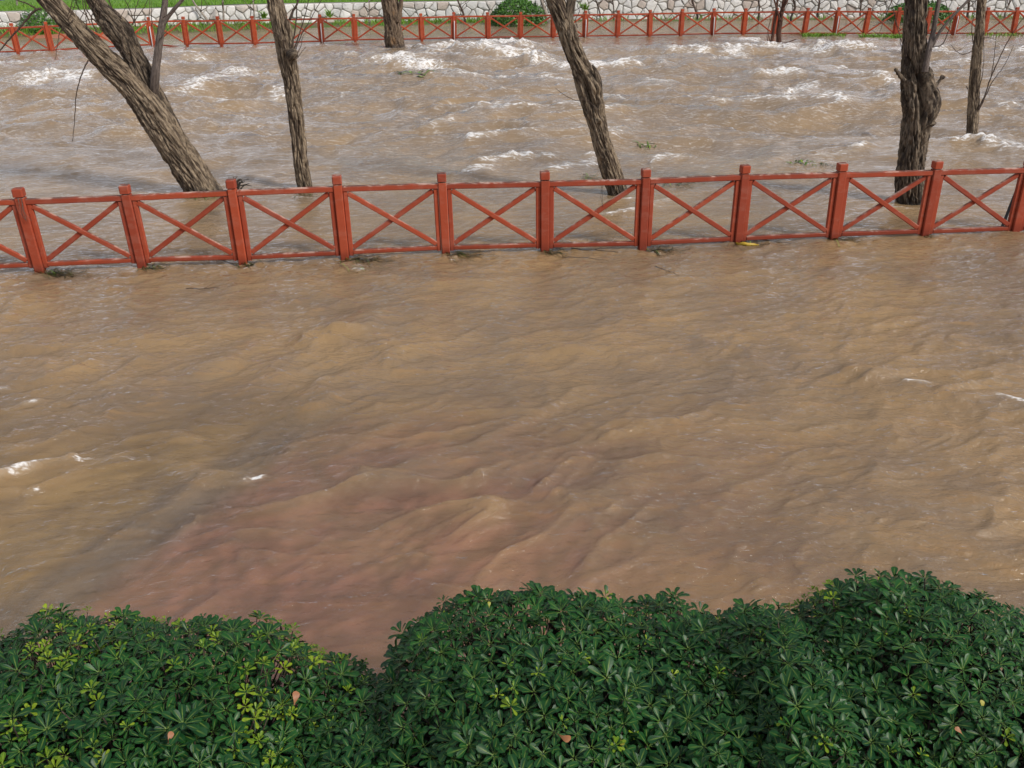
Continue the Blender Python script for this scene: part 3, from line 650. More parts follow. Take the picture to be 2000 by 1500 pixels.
def wild(parent, p0, d0, length, r0, mat='twig', levels=2, up=.12):
    """bare limb above the frame with side twigs"""
    d = norm(d0); P = [np.array(p0, float)]; k = 7
    for i in range(k):
        d = norm(d+RNG.normal(size=3)*.17+[0, 0, up]); P.append(P[-1]+d*length/k)
    S = spline(np.array(P), 16); V, F = tube_vf(S, np.linspace(r0, r0*.3, 16), 7); child('branch' if levels > 1 else 'twig', V, F, MAT[mat], parent)
    if levels > 0:
        for j in range(4 if levels > 1 else 3):
            i = random.randint(5, 14); dd = norm(S[i]-S[i-1]); wild(parent, S[i], dd+RNG.normal(size=3)*.7, length*random.uniform(.4, .65), r0*.45, 'twig', levels-1, up)

def tree(base, label, group=None):
    return thing('bare_tree', base, label, 'tree', group)
TG = 'bare trees standing in the flood'
# --- forked willow leaning left
Y1 = 16.3; b = on_plane(398, 378); t1 = tree(b, 'thick forked bare tree leaning far left, rooted behind the near fence', TG)
V, F = bark_tube(px_path([(420, 412, 36), (399, 378, 33), (364, 322, 31), (329, 267, 31), (290, 210, 29), (250, 160, 26), (222, 132, 25), (160, 70, 22), (103, 8, 19), (55, -45, 17), (-20, -140, 14)], Y1), 132, 330, .033, 1, bumps=((.05, 1.2, .04, .8, .05),)); child('trunk', V, F, MAT['bark'], t1)
V, F = bark_tube(px_path([(348, 285, 20, .05), (318, 225, 22, .04), (292, 175, 22, .02), (272, 130, 20), (255, 98, 21), (238, 68, 24), (218, 42, 22), (196, 16, 17), (178, -10, 15), (140, -80, 13), (110, -140, 11)], Y1+.12), 110, 240, .033, 9, bumps=((.53, 2.6, .05, .9, .05), (.60, .3, .05, .8, .05))); child('stem', V, F, MAT['bark_dark'], t1)
V, F = bark_tube(px_path([(300, 205, 9, .35), (301, 175, 9, .08), (303, 150, 8.5), (307, 115, 7.5), (312, 75, 7), (318, 38, 6.4), (323, 0, 5.5), (328, -60, 4.5), (330, -130, 3.5)], Y1-.05), 40, 90, .004, 12, freq=20); child('branch', V, F, MAT['bark_young'], t1)
V, F = bark_tube(px_path([(313, 62, 4.5), (325, 38, 4), (340, 18, 3.5), (356, 0, 3.2), (390, -40, 2.5)], Y1-.05), 24, 50, .002, 13, freq=20); child('branch', V, F, MAT['bark_young'], t1)
for pts, r0, r1 in (([(172, 118), (160, 145), (150, 180), (146, 225), (142, 276)], .012, .005), ([(80, 17), (70, 19), (55, 35), (38, 55), (15, 80), (0, 98), (-12, 112)], .022, .009),
                    ([(72, 18), (55, 8), (32, 0), (10, -8)], .014, .007), ([(142, 40), (128, 52), (118, 62), (112, 90), (108, 118)], .010, .004), ([(195, 50), (180, 35), (170, 20), (163, -10)], .013, .006),
                    ([(190, 62), (178, 40), (184, 20), (190, -10)], .012, .006), ([(176, 46), (168, 30), (150, 16), (138, 12)], .009, .004), ([(232, 32), (222, 20), (214, 5), (208, -10)], .011, .005),
                    ([(236, 50), (240, 70), (238, 100), (235, 104)], .011, .006), ([(262, 45), (254, 20), (240, -8)], .009, .005), ([(265, 52), (262, 30), (268, 8), (275, -10)], .009, .004),
                    ([(258, 48), (272, 28), (283, 12), (292, -10)], .008, .004), ([(310, 80), (330, 55), (344, 40)], .006, .003), ([(318, 35), (338, 22), (352, 8), (366, -12)], .007, .004), ([(170, 55), (168, 30), (177, 8)], .008, .004)):
    twig(t1, pts, Y1-.15, r0, r1)
for k in range(12):
    x0 = random.uniform(130, 300); y0 = random.uniform(15, 70); dx = random.uniform(-30, 30)
    twig(t1, [(x0, y0), (x0+dx*.4, y0-15), (x0+dx*.7, y0-34), (x0+dx*1.3, y0-62)], Y1+random.uniform(-.4, .3), .008, .003)
for k in range(5): wild(t1, at_depth(-20+k*40, -140+k*8, Y1), (-.5+.25*k, random.uniform(-.4, .4), .7), 2.4, .05, 'bark_dark')
# --- slim trunk
b = on_plane(594, 373); Y2 = b[1]; t2 = tree(b, 'slender upright bare tree with twiggy burl, left of the fence middle', TG)
V, F = bark_tube(px_path([(598, 400, 17), (595, 373, 16), (588, 320, 15), (583, 267, 15), (576, 210, 15.5), (569, 160, 16), (561, 115, 18), (556, 85, 17), (549, 50, 17.5), (540, 15, 16.5), (534, -15, 15), (520, -120, 12)], Y2), 110, 300, .027, 20, bumps=((.62, 2.2, .05, .7, .02), (.66, 1.6, .04, .6, .02), (.80, 1.9, -.05, .25, .05))); child('trunk', V, F, MAT['bark'], t2)
for pts, r0, r1 in (([(566, 108), (572, 80), (578, 45), (580, 0), (582, -40)], .016, .008), ([(568, 112), (580, 80), (590, 50), (600, 12), (608, -20)], .013, .006), ([(570, 118), (588, 70), (605, 40), (622, 10), (632, -8)], .010, .005),
                    ([(566, 38), (572, 22), (580, 8), (590, -30)], .022, .012), ([(570, 120), (582, 112), (590, 100), (598, 92)], .008, .003), ([(562, 112), (550, 75), (535, 62), (524, 52)], .010, .004), ([(572, 116), (586, 95), (592, 70), (598, 62)], .008, .003), ([(556, 80), (545, 70), (530, 58)], .009, .004)):
    twig(t2, pts, Y2-.18, r0, r1)
V, F = bark_tube(px_path([(566, 112, 9, -.15), (572, 105, 11, -.2), (580, 103, 7, -.2)], Y2), 28, 24, .012, 22, freq=18); child('burl', V, F, MAT['bark_dark'], t2)
for k in range(5): wild(t2, at_depth(520, -112, Y2), (random.uniform(-.6, .6), random.uniform(-.5, .5), 1), 2.4, .05, 'bark_dark')
# --- stump-like trunk by the far fence
b = on_plane(773, 93); Y3 = b[1]; t3 = tree(b, 'thick dark bare trunk with torn orange bark beside the far fence', TG)
V, F = bark_tube(px_path([(774, 104, 20), (772, 92, 19), (769, 76, 19.5), (768, 55, 17), (766, 38, 16.5), (763, 15, 17), (760, -8, 17), (755, -40, 13), (750, -80, 9)], Y3), 80, 130, .04, 30, freq=7, lean_freq=1.3, bumps=((.42, 3.0, .12, .6, .05),)); child('trunk', V, F, MAT['bark_far'], t3)
V, F = bark_tube(px_path([(776, 42, 5), (781, 22, 4.5), (784, 0, 4), (790, -40, 3)], Y3-.2), 20, 40, .01, 31, freq=9); child('branch', V, F, MAT['bark_far'], t3)
for k in range(4): wild(t3, at_depth(752, -70, Y3), (random.uniform(-.6, .6), random.uniform(-.5, .5), 1), 3, .09, 'bark_dark')
# --- scarred leaning trunk
b = on_plane(1207, 377); Y4 = b[1]; t4 = tree(b, 'bare tree leaning left with an open scar halfway up its trunk', TG)
V, F = bark_tube(px_path([(1217, 405, 21), (1207, 377, 20), (1198, 348, 20.5), (1188, 318, 20), (1176, 280, 18.5), (1167, 243, 18), (1158, 210, 20), (1150, 180, 22), (1141, 150, 22), (1131, 125, 18.5), (1120, 100, 18), (1105, 53, 18.5), (1092, 20, 18), (1082, -5, 17.5), (1050, -110, 14)], Y4), 120, 330, .028, 40,
                 bumps=((.485, 1.30, -.13, .27, .045), (.435, 1.45, -.10, .22, .035), (.475, 2.35, .10, .5, .04), (.41, 2.3, .08, .4, .025), (.36, 1.9, .05, .5, .012))); child('trunk', V, F, MAT['bark'], t4)
V, F = bark_tube(px_path([(1112, 72, 9, -.05), (1110, 45, 9.5), (1112, 22, 9), (1116, 0, 8.5), (1124, -60, 6.5), (1130, -120, 5)], Y4-.05), 56, 100, .012, 43, freq=16); child('stem', V, F, MAT['bark_dark'], t4)
V, F = bark_tube(px_path([(1172, 190, 4, -.12), (1170, 165, 6, -.17), (1165, 142, 5, -.18), (1157, 127, 2.0, -.17)], Y4), 26, 40, .010, 45, freq=18); child('bark_flap', V, F, MAT['bark_dark'], t4)
for pts, r0, r1 in (([(1180, 240), (1150, 198), (1120, 195), (1095, 180), (1085, 172)], .008, .004), ([(1128, 55), (1124, 38), (1132, 22), (1128, 10), (1140, -8)], .007, .004), ([(1106, 36), (1098, 15), (1090, -10)], .014, .008), ([(1125, 62), (1122, 50), (1128, 48)], .006, .003)):
    twig(t4, pts, Y4-.22, r0, r1)
for k in range(5): wild(t4, at_depth(1052, -105, Y4), (random.uniform(-.7, .5), random.uniform(-.5, .5), 1), 2.4, .05, 'bark_dark')
# --- thick trunk with a burl, right
b = on_plane(1776, 394); Y5 = b[1]; t5 = tree(b, 'thick upright dark bare tree with a big burl and broken stubs, at right', TG)
V, F = bark_tube(px_path([(1776, 424, 29), (1776, 394, 27), (1777, 350, 27), (1780, 310, 26), (1784, 275, 25.5), (1788, 240, 26), (1790, 205, 27), (1788, 172, 26), (1785, 140, 23.5), (1785, 84, 22.5), (1788, 40, 22.5), (1790, 0, 22.5), (1794, -110, 18)], Y5), 140, 340, .036, 50,
                 bumps=((.475, 2.45, .105, .55, .085), (.42, 2.5, .07, .5, .06), (.50, 1.55, -.15, .2, .045), (.43, 1.6, -.11, .17, .05), (.555, 2.2, .07, .35, .02), (.45, .9, .05, .4, .05)), freq=11); child('trunk', V, F, MAT['bark_dark'], t5)
V, F = bark_tube(px_path([(1806, 140, 6.5, -.12), (1809, 122, 6, -.12), (1815, 95, 5.6, -.12), (1822, 65, 5), (1828, 35, 4.6), (1834, 0, 4.2), (1842, -50, 3.5), (1850, -120, 2.6)], Y5-.1), 30, 90, .003, 52, freq=20); child('branch', V, F, MAT['bark_young'], t5)
V, F = bark_tube(px_path([(1820, 92, 3.6), (1832, 68, 3.2), (1850, 44, 3), (1870, 22, 2.8), (1890, 2, 2.5), (1925, -40, 2)], Y5-.2), 20, 70, .002, 53, freq=20); child('branch', V, F, MAT['bark_young'], t5)
for pts, r0, r1 in (([(1766, 158, -.05), (1758, 148, -.05), (1748, 134, -.05)], .040, .024), ([(1820, 176, -.05), (1829, 165, -.05), (1843, 148, -.05)], .038, .026), ([(1805, 152, -.1), (1811, 143, -.1), (1817, 133, -.1)], .030, .02)):
    P = np.array(px_path([(q[0], q[1], 1, q[2]) for q in pts], Y5-.12))[:, :3]; V, F = tube_vf(spline(P, 10), np.linspace(r0, r1, 10)*(1+.2*RNG.normal(size=10)), 9); child('stub', V, F, MAT['bark_dark'], t5)
V, F = bark_tube(px_path([(1806, 236, 6, -.15), (1816, 241, 7.5, -.15), (1824, 241, 5.5, -.15), (1828, 240, 2, -.15)], Y5), 24, 24, .012, 55, freq=18); child('knob', V, F, MAT['bark_dark'], t5)
for pts, r0, r1 in (([(1820, 92), (1838, 88), (1850, 68), (1856, 45), (1852, 22), (1846, 0)], .009, .004), ([(1764, 88), (1758, 72), (1760, 100), (1758, 108)], .007, .003), ([(1758, 70), (1750, 45), (1745, 20), (1741, -8)], .006, .004), ([(1770, 110), (1768, 70), (1774, 30)], .008, .005)):
    twig(t5, pts, Y5-.3, r0, r1)
for pts, r0, r1 in (([(1768, -40), (1745, -5), (1735, 18), (1726, 38), (1714, 48), (1705, 50)], .010, .004), ([(1745, -2), (1722, 8), (1706, 17), (1690, 12), (1672, -6)], .006, .003), ([(1728, 34), (1722, 52), (1716, 66), (1702, 58)], .005, .0025), ([(1690, 36), (1672, 52), (1656, 62), (1640, 60)], .006, .003), ([(1736, 16), (1728, 2), (1722, -12)], .005, .003), ([(1760, 60), (1752, 48), (1748, 28), (1740, 8)], .006, .003)):
    twig(t5, pts, Y5-.35, r0, r1)
for k in range(5): wild(t5, at_depth(1794, -105, Y5), (random.uniform(-.6, .6), random.uniform(-.5, .5), 1), 2.6, .06, 'bark_dark')
# --- thin trunk far right
b = on_plane(1898, 277); Y6 = b[1]; t6 = tree(b, 'thin straight bare tree with foam piled against its foot, far right', TG)
V, F = bark_tube(px_path([(1897, 292, 10.5), (1898, 275, 10.3), (1899, 250, 10.5), (1902, 200, 10.5), (1904, 160, 10.3), (1909, 100, 9.6), (1912, 75, 9.4), (1915, 30, 9), (1918, -5, 8.8), (1924, -110, 7)], Y6), 84, 260, .014, 60, freq=15, lean_freq=3.2); child('trunk', V, F, MAT['bark'], t6)
for pts, r0, r1 in (([(1910, 214), (1922, 190), (1936, 150), (1950, 118), (1970, 78), (1995, 40), (2020, 10)], .016, .006), ([(1911, 216), (1922, 195), (1938, 160), (1960, 130), (1975, 100), (1980, 88)], .013, .004), ([(1936, 148), (1940, 125), (1944, 90), (1947, 60)], .010, .004),
                    ([(1910, 180), (1918, 150), (1922, 110), (1920, 75)], .010, .004), ([(1900, 100), (1880, 106), (1868, 100), (1857, 86)], .010, .004), ([(1868, 100), (1880, 94), (1892, 84)], .005, .003), ([(1901, 85), (1898, 55), (1902, 30), (1906, 0)], .010, .005),
                    ([(1922, 74), (1935, 74), (1945, 77)], .008, .004), ([(1890, 174), (1887, 168)], .014, .008)):
    twig(t6, pts, Y6-.12, r0, r1)
for k in range(4): wild(t6, at_depth(1924, -100, Y6), (random.uniform(-.6, .6), random.uniform(-.5, .5), 1), 2.4, .04, 'bark_dark')
# --- twin stems in the rapids
b = on_plane(1521, 89); Y7 = b[1]; t7 = tree(b, 'small reddish twin-stemmed bare tree in white water before the far fence', TG)
V, F = bark_tube(px_path([(1523, 100, 6), (1521, 88, 5.6), (1521, 65, 5.2), (1524, 42, 5), (1527, 25, 4.4), (1531, 5, 4), (1540, -45, 3)], Y7), 36, 70, .012, 70, freq=10); child('trunk', V, F, MAT['bark_red'], t7)
V, F = bark_tube(px_path([(1506, 92, 3.2), (1508, 76, 3), (1513, 45, 2.8), (1517, 15, 2.5), (1522, -40, 2)], Y7), 24, 50, .008, 71, freq=10); child('stem', V, F, MAT['bark_red'], t7)
for pts, r0, r1 in (([(1524, 40), (1518, 22), (1514, 5), (1508, -10)], .05, .03), ([(1528, 20), (1536, 5), (1542, -10)], .05, .03), ([(1504, 82), (1500, 60), (1506, 35)], .02, .01), ([(1526, 86), (1540, 82), (1556, 76)], .03, .015), ([(1500, 85), (1498, 70)], .02, .012)):
    twig(t7, pts, Y7-.1, r0, r1, 'bark_red')
for k in range(3): wild(t7, at_depth(1538, -40, Y7), (random.uniform(-.6, .6), random.uniform(-.5, .5), 1), 2.2, .06)
# --- saplings along the wall
SAP = [([(37, 58), (35, 30), (33, 0), (30, -40)], 2.6, 51.5, 'pale', 'pale sapling leftmost before the stone wall'),
       ([(408, 46), (392, 22), (378, 4), (362, -30)], 2.4, 50.2, 'pale', 'pale sapling leaning left above the broken far rail'),
       ([(437, 46), (436, 20), (434, -4), (432, -40)], 2.2, 50.2, 'pale', 'straight pale sapling right of the leaning pale sapling'),
       ([(498, 44), (496, 20), (494, -8), (492, -40)], 2.0, 50.5, 'pale', 'pale sapling before the wall, just left of the slender tree'),
       ([(722, 46), (722, 20), (720, -6), (718, -40)], 1.9, 51.5, 'pale', 'thin pale sapling before the wall, left of the torn-bark trunk'),
       ([(908, 41), (904, 24), (897, 8), (889, -12), (880, -40)], 2.6, 51.8, 'twig', 'brown crooked sapling left of the round green shrub'),
       ([(1069, 44), (1064, 20), (1057, -2), (1050, -40)], 4.6, 51.5, 'pale', 'stout pale sapling between green shrub and scarred tree'),
       ([(1172, 26), (1167, 10), (1160, -12)], 1.6, 52.4, 'twig', 'short brown sapling before the wall, right of the scarred tree'),
       ([(1199, 30), (1198, 10), (1193, -12)], 1.5, 52.3, 'twig', 'second thin sapling right of the scarred tree, near the wall'),
       ([(1362, 30), (1356, 14), (1352, -2), (1349, -30)], 2.2, 51.5, 'twig', 'dark crooked sapling before the wall, right of centre'),
       ([(1481, 37), (1483, 15), (1480, -8), (1478, -40)], 2.0, 51.2, 'twig', 'thin dark sapling left of the twin reddish stems'),
       ([(1545, 34), (1553, 14), (1549, 0), (1545, -25)], 2.4, 51, 'twig', 'brown forked sapling right of the twin reddish stems'),
       ([(1597, 26), (1600, 8), (1598, -20)], 2.2, 51, 'twig', 'brown sapling before the wall beyond the drowned grass'),
       ([(1680, 24), (1682, 4), (1680, -20)], 1.8, 51, 'twig', 'thin sapling before the wall, left of the burled tree'),
       ([(1889, 32), (1892, 14), (1890, -10)], 2.6, 51, 'twig', 'dark sapling before the wall between burled and thin trees'),
       ([(1963, 28), (1970, 10), (1976, -12)], 2.0, 51, 'pale', 'sapling before the wall at the far right edge')]
for pts, hw, Y, kind, lab in SAP:
    b = at_depth(pts[0][0], pts[0][1], Y); s_ = tree(b, lab, 'saplings along the stone wall'); s_.name = 'sapling'; PARENT_LOC[s_.name] = np.array(b)
    V, F = bark_tube(px_path([(pts[0][0], pts[0][1]+8, hw)]+[(q[0], q[1], hw*(1-.15*i)) for i, q in enumerate(pts)], Y), 16, 40, .01, int(pts[0][0]), freq=6)
    child('trunk', V, F, MAT['bark_pale' if kind == 'pale' else 'twig'], s_)
    top = at_depth(pts[-1][0], pts[-1][1], Y)
    for k in range(3): wild(s_, top-[0, 0, .1], (random.uniform(-.8, .8), random.uniform(-.4, .4), .8), 1.2, .03, 'twig', 1)
    for k in range(2):
        q = pts[1]; twig(s_, [(q[0], q[1]), (q[0]+random.uniform(-14, 14), q[1]-10), (q[0]+random.uniform(-26, 26), q[1]-26)], Y-.05, .022, .01)

# ================================================================== far shrubs
def leafmat(name, a, b, rough=.45):
    m = NT(name); c = m.mix(m.attr('tint'), a, b); m.set(color=c, rough=rough); return m.m
MAT['shrub'] = leafmat('shrub_leaves', (.022, .09, .010), (.11, .27, .022))
def far_shrub(px, py, Y, rx, rz, n, label):
    c = at_depth(px, py, Y); s_ = thing('shrub', (c[0], c[1], c[2]), label, 'shrub', 'round green shrubs by the far wall')
    d = RNG.normal(size=(n, 3)); d /= np.linalg.norm(d, axis=1, keepdims=True); d[:, 2] = np.abs(d[:, 2])*1.0-.12
    rr = (.72+.3*RNG.random(n)**.6)[:, None]*(1+.16*perlin3(d[:, 0]*2, d[:, 1]*2, d[:, 2]*2, int(px)))[:, None]
    P = c+d*rr*[rx, rx*.9, rz]; sz = RNG.uniform(.035, .085, n)[:, None]
    a = RNG.normal(size=(n, 3)); a /= np.linalg.norm(a, axis=1, keepdims=True); b = np.cross(a, d+RNG.normal(size=(n, 3))*.5); b /= np.linalg.norm(b, axis=1, keepdims=True)
    V = np.stack([P-a*sz, P+b*sz*.55, P+a*sz, P-b*sz*.55], 1).reshape(-1, 3); F = np.arange(4*n).reshape(-1, 4)
    tint = np.repeat(np.clip(.35+.4*RNG.normal(size=n)*.6+.25*d[:, 2], 0, 1), 4)
    child('foliage', V, F, MAT['shrub'], s_, False, {'tint': ('FLOAT', tint)})
    for k in range(5):
        e = c+np.array([random.uniform(-.5, .5)*rx, random.uniform(-.4, .4)*rx, rz*.75]); V, F = tube_vf(spline(np.array([c-[0, 0, .1], (c+e)/2+RNG.normal(size=3)*.05, e]), 8), np.linspace(.03, .012, 8), 6); child('stem', V, F, MAT['twig'], s_)
far_shrub(1010, 44, 51.0, 1.50, 1.45, 5200, 'large round green shrub before the stone wall, centre')
far_shrub(86, 66, 48.2, 1.25, 1.35, 3600, 'dark green shrub behind the far fence at left')
far_shrub(1795, 37, 49.5, 1.75, .95, 4200, 'green shrub behind the thick burled tree')
far_shrub(205, 42, 51.5, .8, .9, 1500, 'small loose green shrub seen between the forked tree stems')
for px, py, Y, r_ in ((643, 30, 52.3, .22), (516, 32, 51.2, .24), (1142, 16, 52.6, .25)):
    c = at_depth(px, py, Y-.15); pts = [(c[0]+random.gauss(0, .07), c[1]-random.random()*.12, c[2]+random.gauss(0, .06)) for _ in range(70)]
    V, F = blades(pts, .12, .3, .03, .9); o = thing('weed', c, {643: 'green weed growing from the wall right of the slender tree', 516: 'dark green weed in the wall left of the slender tree', 1142: 'green weed in the wall right of the scarred tree'}[px], 'weed', 'weeds in the wall joints'); child('leaves', V, F, MAT['blade'], o, False)
# small pale second wall and blue board in the upper left corner
m = NT('blue_board'); m.set(color=m.mix(m.noise(m.coord(), 3, 4), (.10, .17, .27), (.14, .22, .33)), rough=.4); MAT['blue'] = m.m
c = at_depth(-8, 17, 55.5); bo = thing('notice_board', (c[0], c[1], c[2]-.5), 'blue board on the lawn in the top left corner', 'board')
V, F = beam_vf(c+[-.9, 0, .42], c+[.62, 0, .42], .84, .05, (0, 0, 1)); child('panel', V, F, MAT['blue'], bo, False)
for dx in (-.7, .45):
    V, F = beam_vf(c+[dx, .06, -.7], c+[dx, .06, .6], .06, .06, (1, 0, 0)); child('leg', V, F, MAT['steel'], bo, False)

# ================================================================== HEDGE BUSHES IN FRONT
def leaf_mat(name, base_a, base_b, rib):
    m = NT(name); v = m.coord((1, 1, 1))
    c = m.mix(m.attr('tint'), base_a, base_b)
    c = m.mix(m.mr(m.noise(v, 2.3, 3), .4, .65, 0, .35), c, [q*.75 for q in base_a])
    ribf = m.math('MULTIPLY', m.mr(m.attr('rib'), .74, .93), m.mr(m.attr('along'), .35, 1.0, .85, .12))
    c = m.mix(ribf, c, rib); c = m.mix(m.mr(m.attr('along'), 0, .22, .8, 0.), c, rib)
    m.set(color=c, rough=.40, spec=.24, normal=m.bump(m.noise(m.coord((60, 60, 60)), 1.5, 2), .15, .003))
    if 'young' not in name: return m.m
    tr = m.n('BsdfTranslucent'); m.put(tr.inputs[0], m.mix(.5, c, (.10, .22, .02))); ms = m.n('MixShader'); ms.inputs[0].default_value = .12
    m.t.links.new(m.p.outputs[0], ms.inputs[1]); m.t.links.new(tr.outputs[0], ms.inputs[2]); m.t.links.new(ms.outputs[0], m.out.inputs[0])
    return m.m
MAT['leaf'] = leaf_mat('glossy_dark_leaf', (.0048, .037, .0105), (.016, .086, .012), (.15, .22, .04))
MAT['leaf_young'] = leaf_mat('lime_young_leaf', (.035, .135, .009), (.27, .35, .016), (.34, .45, .05))
MAT['leaf_dry'] = leaf_mat('dry_brown_leaf', (.30, .12, .055), (.40, .19, .09), (.3, .15, .08))
MAT['leaf_yellow'] = leaf_mat('yellowing_leaf', (.26, .26, .03), (.34, .30, .05), (.4, .35, .1))
m = NT('core_shade'); m.set(color=m.mix(m.noise(m.coord(), 22, 5, .7), (.010, .014, .006), (.030, .022, .012)), rough=.95, normal=m.bump(m.noise(m.coord(), 30, 5, .7), 1., .05)); MAT['core'] = m.m  # near-black filler colour that paints in the shade inside the bushes
ST = np.array([0, .2, .42, .64, .82, .94, 1.0]); HW = np.array([.026, .048, .118, .188, .206, .142, .012])
LEAF_V, LEAF_RIB, LEAF_AL = [], [], []
for s_, w_ in zip(ST, HW):
    for k in (-1, 0, 1):
        LEAF_V.append((s_, k*w_, -.16*s_*s_+(abs(k)*w_*.30))); LEAF_RIB.append(1-abs(k)); LEAF_AL.append(s_)
LEAF_V = np.array(LEAF_V); LEAF_RIB = np.array(LEAF_RIB, float); LEAF_AL = np.array(LEAF_AL); LEAF_F = grid_faces(len(ST), 3); NLV = len(LEAF_V)
def leaf_data(name, mat, tint):
    me = np_mesh(name, LEAF_V, LEAF_F, True, {'tint': ('FLOAT', np.full(NLV, tint)), 'rib': ('FLOAT', LEAF_RIB), 'along': ('FLOAT', LEAF_AL)}); me.materials.append(MAT[mat]); return me
LEAF_MESH = [leaf_data('leaf', 'leaf', t_) for t_ in (.05, .2, .35, .5, .65, .8, 1.)]
YOUNG_MESH = [leaf_data('young_leaf', 'leaf_young', t_) for t_ in (.1, .45, .8)]
def leaf_frames(center, axis, n, L, cup, seed_ang):
    """per leaf: origin, 3x3 matrix (columns x along leaf, y across, z normal) scaled"""
    ax = norm(axis); a = norm(np.cross(ax, [.3, .9, .2])); b = np.cross(ax, a); O, M = [], []
    for i in range(n):
        f = i/max(1, n-1); ph = seed_ang+i*2.39996+random.uniform(-.25, .25)
        polar = (cup+(1-f)*(1.5-cup))+random.uniform(-.2, .2)      # first leaves spread flat, the last stand up
        out = a*math.cos(ph)+b*math.sin(ph); x = norm(out*math.sin(polar)+ax*math.cos(polar)); z = norm(ax*math.sin(polar)-out*math.cos(polar)+RNG.normal(size=3)*.12); z = norm(z-x*np.dot(z, x)); y = np.cross(z, x)
        l = L*(1-.42*f*f)*random.uniform(.82, 1.12); O.append(center+x*.006+ax*.012*f); M.append(np.stack([x*l, y*l*random.uniform(.85, 1.1), z*l], 1))
    return O, M
EXP = 2.6
LOBES = {0: [(-2.171, .569, .999, 2.829), (-2.75, .7, .93, 2.7), (-1.85, .7, .98, 2.7)], 1: [(-1.536, .805, 1.05, 2.74), (-1.134, .716, .803, 2.676)],
         2: [(.053, .833, 1.125, 2.854), (.616, .817, 1.034, 2.864), (1.143, .353, 1.175, 2.64), (-.65, .58, .88, 2.42), (1.3, .7, 1.06, 2.62), (.9, .7, 1.06, 2.7)], 3: [(1.862, .65, 1.114, 2.95), (2.081, .792, .958, 3.006), (2.75, .75, .90, 2.8)]}
LOBE_C = {k: [(np.array([cx, cy, .38]), np.array([rx-.035, .87, rz-.03])) for cx, rx, rz, cy in v] for k, v in LOBES.items()}
ALL_L = [(k, c, r) for k, v in LOBE_C.items() for c, r in v]
BUSH_LABEL = {0: 'dark green leafy bush at the bottom left corner, sprigs of lime new growth', 1: 'leafy green bush with many lime shoots, left of the gap in the hedge',
              2: 'broad dark glossy bush in the middle of the hedge', 3: 'tallest rounded dark green bush of the hedge, at bottom right'}
BUSHES = {}; taken = []; cell = {}
def far_enough(p, d):
    key = tuple(np.floor(p/.08).astype(int))
    for i in (-1, 0, 1):
        for j in (-1, 0, 1):
            for k in (-1, 0, 1):
                for q in cell.get((key[0]+i, key[1]+j, key[2]+k), ()):
                    if (q[0]-p[0])**2+(q[1]-p[1])**2+(q[2]-p[2])**2 < d*d: return False
    cell.setdefault(key, []).append(p); return True
